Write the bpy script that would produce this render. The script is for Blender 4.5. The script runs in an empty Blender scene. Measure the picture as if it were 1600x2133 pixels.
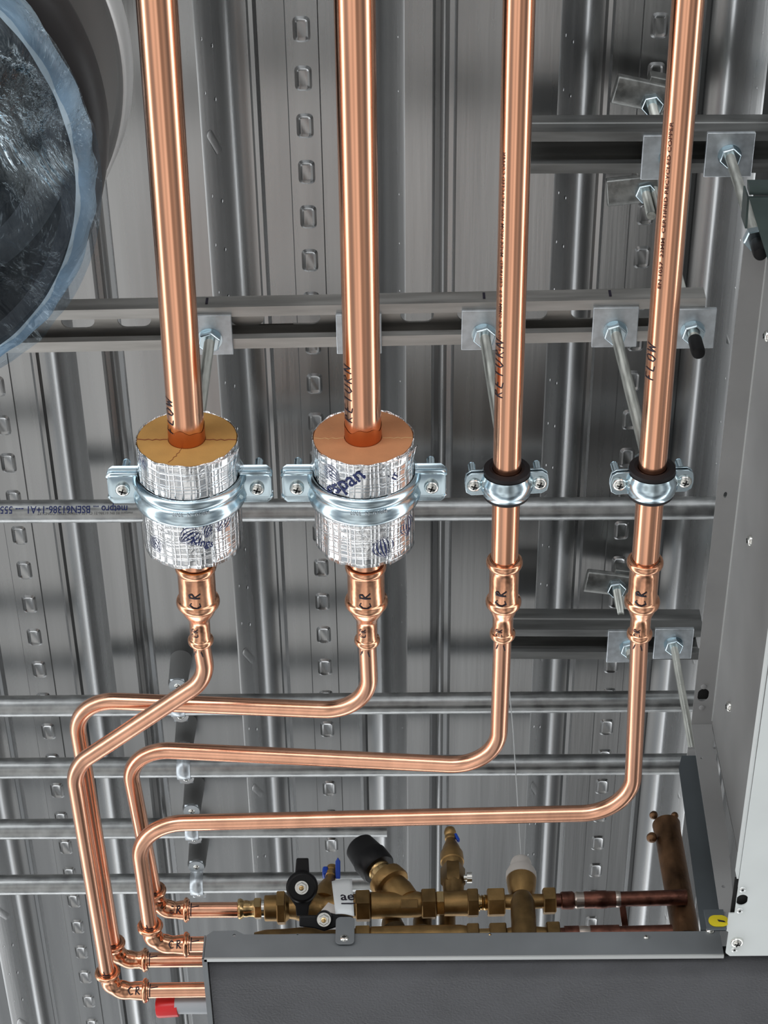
import bpy, bmesh, math, random
from mathutils import Vector, Matrix
random.seed(7)
V = Vector
S = bpy.context.scene
COL = S.collection
PI = math.pi

# ------------------------------------------------------------------ camera
FPX = 4050.0; ELEV = math.radians(54.2); YAW = math.radians(0.6); CZ = 1.6
cam_data = bpy.data.cameras.new('camera')
cam = bpy.data.objects.new('camera', cam_data); COL.objects.link(cam)
cam.location = (0, 0, CZ)
cam.rotation_euler = (PI/2 + ELEV, 0, YAW)
cam_data.sensor_fit = 'HORIZONTAL'; cam_data.sensor_width = 36.0
cam_data.lens = FPX/1600*36.0
cam_data.clip_start = 0.05; cam_data.clip_end = 100
S.camera = cam
S.view_settings.view_transform = 'Standard'; S.view_settings.look = 'None'
S.view_settings.gamma = 1.0; S.view_settings.use_curve_mapping = False
S.view_settings.exposure = 0.0

# ------------------------------------------------------------------ world: a bright unfinished hall, windows all round, pale floor
W = bpy.data.worlds.new('hall'); S.world = W; W.use_nodes = True
nt = W.node_tree; nt.nodes.clear()
def N(t, kind, **kw):
    n = t.nodes.new(kind)
    for k, v in kw.items(): setattr(n, k, v)
    return n
def ramp(t, stops, interp='LINEAR'):
    r = N(t, 'ShaderNodeValToRGB'); r.color_ramp.interpolation = interp
    el = r.color_ramp.elements
    while len(el) > 1: el.remove(el[-1])
    el[0].position = stops[0][0]; el[0].color = (*stops[0][1], 1)
    for p, c in stops[1:]:
        e = el.new(p); e.color = (*c, 1)
    return r
out = N(nt, 'ShaderNodeOutputWorld'); bg = N(nt, 'ShaderNodeBackground')
tc = N(nt, 'ShaderNodeTexCoord'); sx = N(nt, 'ShaderNodeSeparateXYZ')
mr = N(nt, 'ShaderNodeMapRange'); mr.inputs[1].default_value = -1; mr.inputs[2].default_value = 1
g = lambda x: (x, x*0.99, x*0.97)
rp = ramp(nt, [(0.0, g(.52)), (.055, g(.60)), (.10, g(.72)), (.125, g(.52)), (.155, (.25, .27, .29)), (.21, (.22, .24, .26)), (.27, g(.45)), (.325, g(.8)), (.35, (2.8, 2.9, 3.0)),
               (.425, (3.1, 3.2, 3.3)), (.455, g(1.1)), (.52, g(.5)), (.6, g(.2)), (1.0, g(.10))])
nz = N(nt, 'ShaderNodeTexNoise'); nz.inputs['Scale'].default_value = 2.6; nz.inputs['Detail'].default_value = 1.5
mr2 = N(nt, 'ShaderNodeMapRange'); mr2.inputs[1].default_value = .35; mr2.inputs[2].default_value = .65
mr2.inputs[3].default_value = .6; mr2.inputs[4].default_value = 1.35
side = ramp(nt, [(0, (1.15,)*3), (.38, (1.45,)*3), (.50, (1.32,)*3), (.54, (.78,)*3), (.57, (.34,)*3), (.66, (.42,)*3), (.80, (.95,)*3), (1, (1.0,)*3)])
sm_ = N(nt, 'ShaderNodeMapRange'); sm_.inputs[1].default_value = -1; sm_.inputs[2].default_value = 1
mx = N(nt, 'ShaderNodeMath', operation='MULTIPLY')
L = nt.links.new
L(tc.outputs['Generated'], sx.inputs[0]); L(sx.outputs['Z'], mr.inputs[0]); L(mr.outputs[0], rp.inputs[0])
L(tc.outputs['Generated'], nz.inputs['Vector']); L(nz.outputs[0], mr2.inputs[0]); L(sx.outputs['X'], sm_.inputs[0]); L(sm_.outputs[0], side.inputs[0])
L(mr2.outputs[0], mx.inputs[0]); L(side.outputs[0], mx.inputs[1])
L(rp.outputs[0], bg.inputs['Color']); L(mx.outputs[0], bg.inputs['Strength']); L(bg.outputs[0], out.inputs[0])

# ------------------------------------------------------------------ lens geometry used to place things at their real heights
se, ce = math.sin(ELEV), math.cos(ELEV); cy_, sy_ = math.cos(YAW), math.sin(YAW)
def at(u, v, z):
    """point at height z (above the camera) along the sight line of photo pixel (u, v)"""
    a = (u-800)/FPX; t = (1066.5-v)/FPX
    x = a; y = ce-t*se; h = se+t*ce
    x, y = x*cy_-y*sy_, x*sy_+y*cy_
    k = z/h
    return V((x*k, y*k, z+CZ))
def atY(u, v, Y):
    p = at(u, v, 1.0); return at(u, v, Y/p.y)
def pxm(p):
    """pixels per metre at point p"""
    y = -p.x*sy_+p.y*cy_
    return FPX/(y*ce+(p.z-CZ)*se)

# ------------------------------------------------------------------ materials
def mat(name, base, metal=0.0, rough=0.5, bump=None, var=None, **kw):
    m = bpy.data.materials.new(name); m.use_nodes = True
    t = m.node_tree; b = t.nodes['Principled BSDF']
    b.inputs['Base Color'].default_value = (*base, 1); b.inputs['Metallic'].default_value = metal
    b.inputs['Roughness'].default_value = rough
    for k, v in kw.items(): b.inputs[k].default_value = v
    co = N(t, 'ShaderNodeTexCoord')
    if var:                                 # (scale vec, amount, detail) mottling of colour and roughness
        sc, amt, det = var
        mp = N(t, 'ShaderNodeMapping'); mp.inputs['Scale'].default_value = sc
        n = N(t, 'ShaderNodeTexNoise'); n.inputs['Scale'].default_value = 1; n.inputs['Detail'].default_value = det
        t.links.new(co.outputs['Object'], mp.inputs[0]); t.links.new(mp.outputs[0], n.inputs['Vector'])
        r = ramp(t, [(.3, tuple(c*(1-amt) for c in base)), (.7, tuple(min(1, c*(1+amt)) for c in base))])
        t.links.new(n.outputs[0], r.inputs[0]); t.links.new(r.outputs[0], b.inputs['Base Color'])
        q = N(t, 'ShaderNodeMapRange'); q.inputs[1].default_value = .3; q.inputs[2].default_value = .7
        q.inputs[3].default_value = rough*(1-amt*.6); q.inputs[4].default_value = rough*(1+amt*.6)
        t.links.new(n.outputs[0], q.inputs[0]); t.links.new(q.outputs[0], b.inputs['Roughness'])
    if bump:
        sc, stren, dist, det = bump
        mp = N(t, 'ShaderNodeMapping'); mp.inputs['Scale'].default_value = sc
        n = N(t, 'ShaderNodeTexNoise'); n.inputs['Scale'].default_value = 1; n.inputs['Detail'].default_value = det
        bp = N(t, 'ShaderNodeBump'); bp.inputs['Strength'].default_value = stren; bp.inputs['Distance'].default_value = dist
        t.links.new(co.outputs['Object'], mp.inputs[0]); t.links.new(mp.outputs[0], n.inputs['Vector'])
        t.links.new(n.outputs[0], bp.inputs['Height']); t.links.new(bp.outputs[0], b.inputs['Normal'])
    return m
M = {}
M['deck'] = mat('galvanised_deck', (.37, .375, .376), .95, .27, bump=((160, 6, 160), .2, .0006, 3), var=((50, 1.5, 50), .12, 4))
M['galv'] = mat('galvanised_steel', (.47, .475, .48), .95, .3, bump=((60, 260, 260), .2, .0005, 3), var=((25, 60, 60), .25, 5))
M['strut'] = mat('strut_steel', (.46, .45, .43), .9, .42, bump=((20, 300, 300), .15, .0004, 3), var=((8, 80, 80), .3, 5))
M['conduit'] = mat('conduit_steel', (.36, .37, .37), .9, .34, bump=((90, 400, 400), .3, .0005, 4), var=((60, 60, 60), .25, 6))
M['plate'] = mat('zinc_plate', (.55, .59, .62), .8, .38, var=((120, 120, 120), .15, 6))
M['zinc'] = mat('bright_zinc', (.60, .73, .80), 1, .2, bump=((200, 200, 200), .08, .0005, 2))
M['chrome'] = mat('screw_steel', (.8, .8, .76), 1, .22)
M['rod'] = mat('threaded_rod_steel', (.42, .43, .40), .85, .36, var=((200, 200, 30), .3, 4))
M['black'] = mat('black_plastic', (.008, .008, .009), 0, .42, **{'Specular IOR Level': .25})
M['rubber'] = mat('black_rubber', (.014, .011, .012), 0, .55, **{'Specular IOR Level': .3})
M['copper'] = mat('new_copper', (.90, .46, .29), 1, .17, bump=((90, 6, 90), .1, .0006, 2), var=((40, 5, 40), .10, 4))
M['copper_small'] = mat('drawn_copper', (.90, .48, .32), 1, .23, bump=((120, 12, 120), .15, .0006, 2), var=((60, 12, 60), .12, 4))
M['copper_fit'] = mat('pressed_copper', (.88, .44, .27), 1, .2, bump=((70, 70, 70), .35, .002, 2), var=((60, 60, 60), .2, 4))
M['stain'] = mat('copper_varnished', (.62, .20, .07), .9, .33)
M['oldcopper'] = mat('tarnished_copper', (.16, .065, .045), .85, .36, bump=((200, 200, 200), .3, .001, 3), var=((90, 90, 90), .55, 5))
M['header'] = mat('stained_header_copper', (.15, .08, .04), .8, .42, bump=((90, 90, 90), .4, .002, 3), var=((45, 45, 25), .6, 6))
M['solder'] = mat('solder', (.6, .52, .46), .9, .3)
M['brass'] = mat('cast_brass', (.36, .225, .09), .9, .40, bump=((500, 500, 500), .25, .0006, 3), var=((60, 60, 60), .3, 5))
M['brass_br'] = mat('machined_brass', (.60, .42, .20), 1, .26, var=((80, 80, 80), .2, 3))
M['brass_dk'] = mat('dull_brass', (.23, .145, .06), .9, .42, var=((80, 80, 80), .25, 4))
M['foam'] = mat('phenolic_foam_ochre', (.55, .30, .085), 0, .8, bump=((400, 400, 400), .3, .001, 4), var=((60, 60, 60), .08, 5))
M['foam2'] = mat('phenolic_foam_salmon', (.57, .255, .115), 0, .8, bump=((400, 400, 400), .3, .001, 4), var=((60, 60, 60), .08, 5))
M['foamdark'] = mat('foam_seam', (.25, .07, .03), 0, .9)
M['foamlight'] = mat('foam_crumb', (.70, .45, .22), 0, .9)
M['ink'] = mat('marker_ink', (.012, .008, .02), 0, .5)
M['print'] = mat('printed_legend', (.10, .035, .02), .3, .5)
M['blue'] = mat('navy_print', (.008, .018, .11), .0, .5)
M['fcu'] = mat('galvanised_casing', (.36, .36, .357), .35, .58, bump=((700, 700, 700), .12, .0004, 2), var=((9, 9, 9), .12, 5))
M['fcu_dark'] = mat('casing_end_sheet', (.10, .115, .125), .35, .5, var=((12, 12, 12), .15, 5))
M['cover'] = mat('pale_cover_sheet', (.78, .82, .81), .15, .5, var=((14, 14, 14), .04, 6))
M['tray'] = mat('tray_sheet', (.20, .215, .225), .3, .55, var=((12, 12, 12), .12, 5))
M['edge'] = mat('cut_sheet_edge', (.75, .77, .76), .6, .35)
M['insul'] = mat('black_foam_insulation', (.080, .081, .088), 0, .66, bump=((420, 420, 420), .8, .0015, 5), var=((14, 14, 14), .25, 6))
M['dark'] = mat('dark_void', (.006, .006, .006), 0, .8)
M['bracket'] = mat('dark_green_bracket', (.10, .135, .13), .7, .4, var=((40, 40, 40), .2, 5))
M['clamp_dull'] = mat('cast_wedge', (.26, .265, .255), .85, .42, bump=((300, 300, 300), .3, .0008, 3), var=((90, 90, 90), .3, 5))
M['red'] = mat('red_plastic', (.75, .02, .025), 0, .35)
M['grey_pvc'] = mat('pale_grey_pvc', (.50, .53, .56), 0, .45)
M['spacer'] = mat('dark_grey_spacer', (.15, .152, .150), 0, .6)
M['white'] = mat('white_plastic', (.66, .62, .58), 0, .5)
M['paper'] = mat('white_card', (.78, .82, .83), 0, .6)
M['yellow'] = mat('yellow_sticker', (.62, .50, .01), 0, .55)
M['bluepl'] = mat('blue_plastic', (.01, .07, .50), 0, .35)
M['duct'] = mat('dark_duct', (.012, .009, .010), 0, .28)
M['string'] = mat('pale_string', (.6, .62, .62), 0, .7)

# duct flange: pale satin sheet
M['flange'] = mat('duct_flange_sheet', (.66, .66, .65), .45, .36)

def foil_mat(name, warm):
    m = bpy.data.materials.new(name); m.use_nodes = True
    t = m.node_tree; b = t.nodes['Principled BSDF']; k = t.links.new
    b.inputs['Metallic'].default_value = 1; b.inputs['Roughness'].default_value = .17
    b.inputs['Base Color'].default_value = (.86, .87, .88, 1)
    co = N(t, 'ShaderNodeTexCoord'); s = N(t, 'ShaderNodeSeparateXYZ'); k(co.outputs['Object'], s.inputs[0])
    neg = N(t, 'ShaderNodeMath', operation='MULTIPLY'); neg.inputs[1].default_value = -1; k(s.outputs['Z'], neg.inputs[0])
    an = N(t, 'ShaderNodeMath', operation='ARCTAN2'); k(s.outputs['X'], an.inputs[0]); k(neg.outputs[0], an.inputs[1])
    arc = N(t, 'ShaderNodeMath', operation='MULTIPLY'); arc.inputs[1].default_value = .039; k(an.outputs[0], arc.inputs[0])
    nz = N(t, 'ShaderNodeTexNoise'); nz.inputs['Scale'].default_value = 60; nz.inputs['Detail'].default_value = 2
    k(co.outputs['Object'], nz.inputs['Vector'])
    def lines(src, pitch, wob, sharp):
        a = N(t, 'ShaderNodeMath', operation='MULTIPLY_ADD'); a.inputs[1].default_value = wob; k(nz.outputs[0], a.inputs[0]); k(src, a.inputs[2])
        d = N(t, 'ShaderNodeMath', operation='MULTIPLY'); d.inputs[1].default_value = PI/pitch; k(a.outputs[0], d.inputs[0])
        c = N(t, 'ShaderNodeMath', operation='COSINE'); k(d.outputs[0], c.inputs[0])
        ab = N(t, 'ShaderNodeMath', operation='ABSOLUTE'); k(c.outputs[0], ab.inputs[0])
        p = N(t, 'ShaderNodeMath', operation='POWER'); p.inputs[1].default_value = sharp; k(ab.outputs[0], p.inputs[0])
        return p.outputs[0]
    l1 = lines(arc.outputs[0], .0062, .0015, 60); l2 = lines(s.outputs['Y'], .0058, .0020, 60)
    l3 = lines(arc.outputs[0], .0097, .0025, 90); l4 = lines(s.outputs['Y'], .0131, .003, 160)
    def mx_(a, b_):
        n = N(t, 'ShaderNodeMath', operation='MAXIMUM'); k(a, n.inputs[0]); k(b_, n.inputs[1]); return n.outputs[0]
    gl = mx_(mx_(l1, l2), mx_(l3, l4))
    vo = N(t, 'ShaderNodeTexNoise'); vo.inputs['Scale'].default_value = 130; vo.inputs['Detail'].default_value = 4; vo.inputs['Distortion'].default_value = 1.5
    k(co.outputs['Object'], vo.inputs['Vector'])
    big = N(t, 'ShaderNodeTexNoise'); big.inputs['Scale'].default_value = 25; k(co.outputs['Object'], big.inputs['Vector'])
    am = N(t, 'ShaderNodeMapRange'); am.inputs[1].default_value = .42; am.inputs[2].default_value = .62; am.inputs[3].default_value = .15; am.inputs[4].default_value = 1.3
    k(big.outputs[0], am.inputs[0])
    cr = N(t, 'ShaderNodeMath', operation='MULTIPLY'); k(vo.outputs[0], cr.inputs[0]); k(am.outputs[0], cr.inputs[1])
    h = N(t, 'ShaderNodeMath', operation='MULTIPLY_ADD'); h.inputs[1].default_value = .55; k(gl, h.inputs[0]); k(cr.outputs[0], h.inputs[2])
    bp = N(t, 'ShaderNodeBump'); bp.inputs['Strength'].default_value = .5; bp.inputs['Distance'].default_value = .0014
    k(h.outputs[0], bp.inputs['Height']); k(bp.outputs[0], b.inputs['Normal'])
    return m
M['foil'] = foil_mat('reinforced_foil', 0)

def film_mat(name, thick, tint, glint=1.0):
    m = bpy.data.materials.new(name); m.use_nodes = True
    t = m.node_tree; t.nodes.clear(); k = t.links.new
    o = N(t, 'ShaderNodeOutputMaterial'); tr = N(t, 'ShaderNodeBsdfTransparent'); gl = N(t, 'ShaderNodeBsdfGlossy')
    df = N(t, 'ShaderNodeBsdfDiffuse'); m1 = N(t, 'ShaderNodeMixShader'); m2 = N(t, 'ShaderNodeMixShader')
    tr.inputs[0].default_value = (.72, .80, .88, 1); gl.inputs[0].default_value = (.80, .93, 1.0, 1); gl.inputs['Roughness'].default_value = .12
    df.inputs[0].default_value = (*tint, 1)
    co = N(t, 'ShaderNodeTexCoord')
    n1 = N(t, 'ShaderNodeTexNoise'); n1.inputs['Scale'].default_value = 8; n1.inputs['Detail'].default_value = 6; n1.inputs['Distortion'].default_value = 2.0
    k(co.outputs['Object'], n1.inputs['Vector'])
    bp = N(t, 'ShaderNodeBump'); bp.inputs['Strength'].default_value = 1.0; bp.inputs['Distance'].default_value = .03
    k(n1.outputs[0], bp.inputs['Height']); k(bp.outputs[0], gl.inputs['Normal'])
    mr_ = N(t, 'ShaderNodeMapRange'); mr_.inputs[1].default_value = .45; mr_.inputs[2].default_value = .75
    mr_.inputs[3].default_value = thick*.45; mr_.inputs[4].default_value = min(1, thick*2.2)
    k(n1.outputs[0], mr_.inputs[0])
    k(mr_.outputs[0], m1.inputs[0]); k(tr.outputs[0], m1.inputs[1]); k(df.outputs[0], m1.inputs[2])
    fr = N(t, 'ShaderNodeFresnel'); fr.inputs['IOR'].default_value = 1.45; k(bp.outputs[0], fr.inputs['Normal'])
    ad = N(t, 'ShaderNodeMath', operation='MULTIPLY_ADD'); ad.inputs[1].default_value = 1.7; ad.inputs[2].default_value = .03; ad.use_clamp = True
    k(fr.outputs[0], ad.inputs[0])
    n2 = N(t, 'ShaderNodeTexNoise'); n2.inputs['Scale'].default_value = 11; n2.inputs['Detail'].default_value = 3; n2.inputs['Distortion'].default_value = 1.0; k(co.outputs['Object'], n2.inputs['Vector'])
    q2 = N(t, 'ShaderNodeMapRange'); q2.inputs[1].default_value = .50; q2.inputs[2].default_value = .70; q2.inputs[3].default_value = glint*.28; q2.inputs[4].default_value = glint*2.2; k(n2.outputs[0], q2.inputs[0])
    mm = N(t, 'ShaderNodeMath', operation='MULTIPLY'); mm.use_clamp = True; k(ad.outputs[0], mm.inputs[0]); k(q2.outputs[0], mm.inputs[1])
    k(mm.outputs[0], m2.inputs[0]); k(m1.outputs[0], m2.inputs[1]); k(gl.outputs[0], m2.inputs[2]); k(m2.outputs[0], o.inputs[0])
    return m
M['film'] = film_mat('clear_blue_film', .03, (.42, .52, .62), .8)
M['film_edge'] = film_mat('gathered_film_edge', 1.0, (.62, .82, .97))

# ------------------------------------------------------------------ mesh helpers
def basis(axis, up=None):
    a = V(axis).normalized()
    r = V(up) if up is not None else (V((0, 0, 1)) if abs(a.z) < .9 else V((1, 0, 0)))
    x = (r - a*r.dot(a)).normalized(); y = a.cross(x)
    return x, y, a
class MB:
    def __init__(s): s.v = []; s.f = []
    def add(s, vs, fs):
        o = len(s.v); s.v += [V(p) for p in vs]; s.f += [tuple(i+o for i in f) for f in fs]; return s
    def box(s, c, d, X=None, Y=None):
        X = V(X).normalized() if X is not None else V((1, 0, 0)); Y = V(Y).normalized() if Y is not None else V((0, 1, 0)); Z = X.cross(Y)
        c = V(c); vs = [c+X*(i*d[0]/2)+Y*(j*d[1]/2)+Z*(k*d[2]/2) for k in (-1, 1) for j in (-1, 1) for i in (-1, 1)]
        return s.add(vs, [(0, 2, 3, 1), (4, 5, 7, 6), (0, 1, 5, 4), (2, 6, 7, 3), (0, 4, 6, 2), (1, 3, 7, 5)])
    def span(s, a, b):
        a = V(a); b = V(b); return s.box((a+b)/2, [abs(q) for q in (b-a)])
    def lathe(s, prof, O, axis, n=32, up=None, ph=0, cap=True, a0=0, a1=2*PI):
        x, y, a = basis(axis, up); O = V(O); full = abs(a1-a0-2*PI) < 1e-6; m = n if full else n+1
        vs = []
        for (d, r) in prof:
            for i in range(m):
                th = ph+a0+(a1-a0)*i/n
                vs.append(O+a*d+(x*math.cos(th)+y*math.sin(th))*r)
        fs = []
        for j in range(len(prof)-1):
            for i in range(n):
                k = (i+1) % m if full else i+1
                fs.append((j*m+i, j*m+k, (j+1)*m+k, (j+1)*m+i))
        if cap and full: fs += [tuple(range(m))[::-1], tuple((len(prof)-1)*m+i for i in range(m))]
        return s.add(vs, fs)
    def torus(s, O, axis, R, r, n=40, k=10, sq=1.0):
        prof = [(math.sin(2*PI*i/k)*r*sq, R+math.cos(2*PI*i/k)*r) for i in range(k+1)]
        return s.lathe(prof, O, axis, n, cap=False)
    def tube(s, P, r, n=24, cap=True):
        P = [V(p) for p in P]; rr = r if isinstance(r, (list, tuple)) else [r]*len(P)
        T = [(P[min(i+1, len(P)-1)]-P[max(i-1, 0)]).normalized() for i in range(len(P))]
        x, y, _ = basis(T[0]); vs = []
        for i, p in enumerate(P):
            if i:
                q = T[i-1].rotation_difference(T[i]); x = q @ x
                x = (x-T[i]*x.dot(T[i])).normalized()
            y = T[i].cross(x)
            vs += [p+(x*math.cos(2*PI*j/n)+y*math.sin(2*PI*j/n))*rr[i] for j in range(n)]
        fs = [(i*n+j, i*n+(j+1) % n, (i+1)*n+(j+1) % n, (i+1)*n+j) for i in range(len(P)-1) for j in range(n)]
        if cap: fs += [tuple(range(n))[::-1], tuple((len(P)-1)*n+j for j in range(n))]
        return s.add(vs, fs)
    def prism(s, poly, O, X, Y, h, h0=0.0):
        X = V(X).normalized(); Y = V(Y).normalized(); Z = X.cross(Y); O = V(O); n = len(poly)
        vs = [O+X*p[0]+Y*p[1]+Z*h0 for p in poly]+[O+X*p[0]+Y*p[1]+Z*h for p in poly]
        return s.add(vs, [tuple(range(n))[::-1], tuple(range(n, 2*n))]+[(i, (i+1) % n, n+(i+1) % n, n+i) for i in range(n)])
    def frustum(s, p0, p1):
        n = len(p0)
        return s.add(list(p0)+list(p1), [(i, (i+1) % n, n+(i+1) % n, n+i) for i in range(n)]+[tuple(range(n, 2*n))])
ORG = {}
def tag(o, label=None, cat=None, group=None, kind=None):
    if label: o['label'] = label
    if cat: o['category'] = cat
    if group: o['group'] = group
    if kind: o['kind'] = kind
    return o
def thing(name, loc, label, cat, group=None):
    o = bpy.data.objects.new(name, None); COL.objects.link(o); o.location = loc; o.empty_display_size = .02
    ORG[o.name] = V(loc); return tag(o, label, cat, group)
def part(name, mb, m, parent=None, label=None, smooth=True, bevel=0, solid=0, loc=None, seg=2, angle=35):
    """mesh coordinates are given in the world; the object's origin goes to its parent's base"""
    o0 = ORG[parent.name] if parent is not None else (V(loc) if loc is not None else (mb.v[0].copy() if isinstance(mb, MB) else V((0, 0, 0))))
    me = bpy.data.meshes.new(name)
    if isinstance(mb, MB):
        me.from_pydata([tuple(p-o0) for p in mb.v], [], mb.f)
        bm = bmesh.new(); bm.from_mesh(me)
    else:
        bm = mb; bmesh.ops.translate(bm, verts=bm.verts, vec=-o0)
    bmesh.ops.recalc_face_normals(bm, faces=bm.faces)
    bm.to_mesh(me); bm.free()
    if smooth:
        me.shade_smooth(); me.set_sharp_from_angle(angle=math.radians(angle))
    me.materials.append(m if not isinstance(m, str) else M[m])
    o = bpy.data.objects.new(name, me); COL.objects.link(o)
    if parent is not None: o.parent = parent
    else: o.location = o0
    ORG[o.name] = V(o0)
    if solid:
        md = o.modifiers.new('solid', 'SOLIDIFY'); md.thickness = solid; md.offset = 0
    if bevel:
        md = o.modifiers.new('bevel', 'BEVEL'); md.width = bevel; md.segments = seg; md.limit_method = 'ANGLE'; md.angle_limit = math.radians(40)
        md.harden_normals = False
    if label: o['label'] = label
    return o
def solo(name, mb, m, label, cat, group=None, **kw):
    return tag(part(name, mb, m, None, **kw), label, cat, group)
def struct(name, mb, m, **kw): return tag(part(name, mb, m, None, **kw), kind='structure')
def fillet(P, R, n=14):
    P = [V(p) for p in P]; out = [P[0]]
    for i in range(1, len(P)-1):
        r = R[i-1] if isinstance(R, (list, tuple)) else R
        a = (P[i-1]-P[i]).normalized(); b = (P[i+1]-P[i]).normalized(); th = a.angle(b)
        t = r/math.tan(th/2); A = P[i]+a*t; B = P[i]+b*t; c = P[i]+(a+b).normalized()*(r/math.sin(th/2))
        va = A-c; vb = B-c; an = va.angle(vb); ax = va.cross(vb).normalized()
        for k in range(n+1): out.append(c+Matrix.Rotation(an*k/n, 3, ax) @ va)
    out.append(P[-1]); return out
def dens(P, step=.02):
    o = [P[0]]
    for a, b in zip(P, P[1:]):
        k = max(1, int((b-a).length/step))
        o += [a.lerp(b, i/k) for i in range(1, k+1)]
    return o
def rrect(w, h, r, n=4):
    pts = []
    for cx, cy, a in ((w/2-r, h/2-r, 0), (-w/2+r, h/2-r, 90), (-w/2+r, -h/2+r, 180), (w/2-r, -h/2+r, 270)):
        for i in range(n+1):
            th = math.radians(a+90*i/n); pts.append((cx+r*math.cos(th), cy+r*math.sin(th)))
    return pts
def hexnut(mb, O, axis, rc, h, ph=0, hole=None):
    """chamfered hexagon of corner radius rc"""
    return mb.lathe([(0, rc*.9), (h*.12, rc), (h*.88, rc), (h, rc*.9)], O, axis, 6, ph=ph)
def threads(mb, O, axis, r, L, pitch=.0015):
    n = int(L/pitch); prof = []
    for i in range(n): prof += [(i*pitch, r*.9), ((i+.5)*pitch, r)]
    prof.append((L, r*.9)); return mb.lathe(prof, O, axis, 14)
def pan_screw(parent, O, axis, r, name='screw', h=None, m='chrome'):
    """cross-slotted pan head, axis pointing out of the surface"""
    h = h or r*.75; mb = MB()
    mb.lathe([(0, r), (h*.45, r*.97), (h*.75, r*.8), (h*.95, r*.5), (h, .0001)], O, axis, 20)
    o = part(name, mb, m, parent)
    x, y, a = basis(axis, (1, .35, 0)); c = V(O)+a*(h*.93); k = MB()
    k.box(c, (r*.95, r*.2, h*.2), x, y); k.box(c, (r*.2, r*.95, h*.2), x, y)
    part('cross_slot', k, 'dark', o)
    return o

# writing --------------------------------------------------------------
def text_bm(body, size, cuts=5, shear=0, bold_=.012):
    cu = bpy.data.curves.new('txt', 'FONT'); cu.body = body; cu.size = size; cu.resolution_u = 3; cu.shear = shear; cu.offset = size*bold_
    ob = bpy.data.objects.new('txt', cu); COL.objects.link(ob)
    dg = bpy.context.evaluated_depsgraph_get(); dg.update()
    me = bpy.data.meshes.new_from_object(ob.evaluated_get(dg)); bm = bmesh.new(); bm.from_mesh(me)
    bpy.data.meshes.remove(me); bpy.data.objects.remove(ob); bpy.data.curves.remove(cu)
    bmesh.ops.triangulate(bm, faces=bm.faces)
    ys = [v.co.y for v in bm.verts]; xs = [v.co.x for v in bm.verts]
    if ys:
        for i in range(1, cuts):
            y = min(ys)+(max(ys)-min(ys))*i/cuts
            bmesh.ops.bisect_plane(bm, geom=bm.verts[:]+bm.edges[:]+bm.faces[:], plane_co=(0, y, 0), plane_no=(0, 1, 0))
    return bm, (min(xs), max(xs), min(ys), max(ys))
def wrap(pt, O, run, qd, n0, r, p, q):
    return O+run*p+(n0*math.cos(q/r)+qd*math.sin(q/r))*r
def cyl_text(name, body, size, parent, O, run, n0, r, m, q0=0, rot=0, off=.0003, width=None, cuts=5, shear=0, bold=0):
    """text laid on a cylinder: run = reading direction component along the axis, n0 = outward normal at q = 0"""
    bm, (x0, x1, y0, y1) = text_bm(body, size, cuts, shear)
    if rot:                                    # extra cuts so slanted text still follows the curve
        for i in range(1, 24):
            x = x0+(x1-x0)*i/24
            bmesh.ops.bisect_plane(bm, geom=bm.verts[:]+bm.edges[:]+bm.faces[:], plane_co=(x, 0, 0), plane_no=(1, 0, 0))
    run = V(run).normalized(); n0 = V(n0).normalized(); n0 = (n0-run*n0.dot(run)).normalized(); qd = n0.cross(run)
    sx_ = (width/(x1-x0)) if width else 1
    c, s_ = math.cos(rot), math.sin(rot)
    for v in bm.verts:
        x = (v.co.x-(x0+x1)/2)*sx_; y = v.co.y-(y0+y1)/2
        p, q = x*c-y*s_, x*s_+y*c
        v.co = wrap(None, V(O), run, qd, n0, r+off, p, q+q0)
    return part(name, bm, m, parent, smooth=False)
GL = {'C': [[(.8, .85), (.45, 1), (.12, .7), (.08, .35), (.35, .02), (.8, .12)]],
      'R': [[(.15, 0), (.22, 1)], [(.1, .9), (.6, 1), (.72, .75), (.25, .52), (.85, 0)]],
      'F': [[(.2, 0), (.25, 1), (.9, .95)], [(.22, .5), (.7, .52)]],
      'L': [[(.25, 1), (.15, .05), (.8, 0)]],
      'O': [[(.5, 1), (.12, .7), (.15, .15), (.5, 0), (.85, .3), (.82, .8), (.5, 1)]],
      'W': [[(.0, 1), (.2, 0), (.5, .7), (.75, 0), (1, 1)]],
      'E': [[(.8, 1), (.2, .95), (.15, .05), (.85, 0)], [(.18, .5), (.65, .52)]],
      'T': [[(.0, .95), (1, 1)], [(.5, .97), (.45, 0)]],
      'U': [[(.15, 1), (.12, .25), (.45, 0), (.8, .25), (.85, 1)]],
      'N': [[(.1, 0), (.15, 1), (.8, .05), (.85, 1)]],
      '|': [[(.5, 0), (.45, 1)]], '-': [[(.0, .5), (1, .55)]], ' ': [], '+': [[(.1, .5), (.9, .55)], [(.5, 0), (.45, 1)]]}
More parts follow.
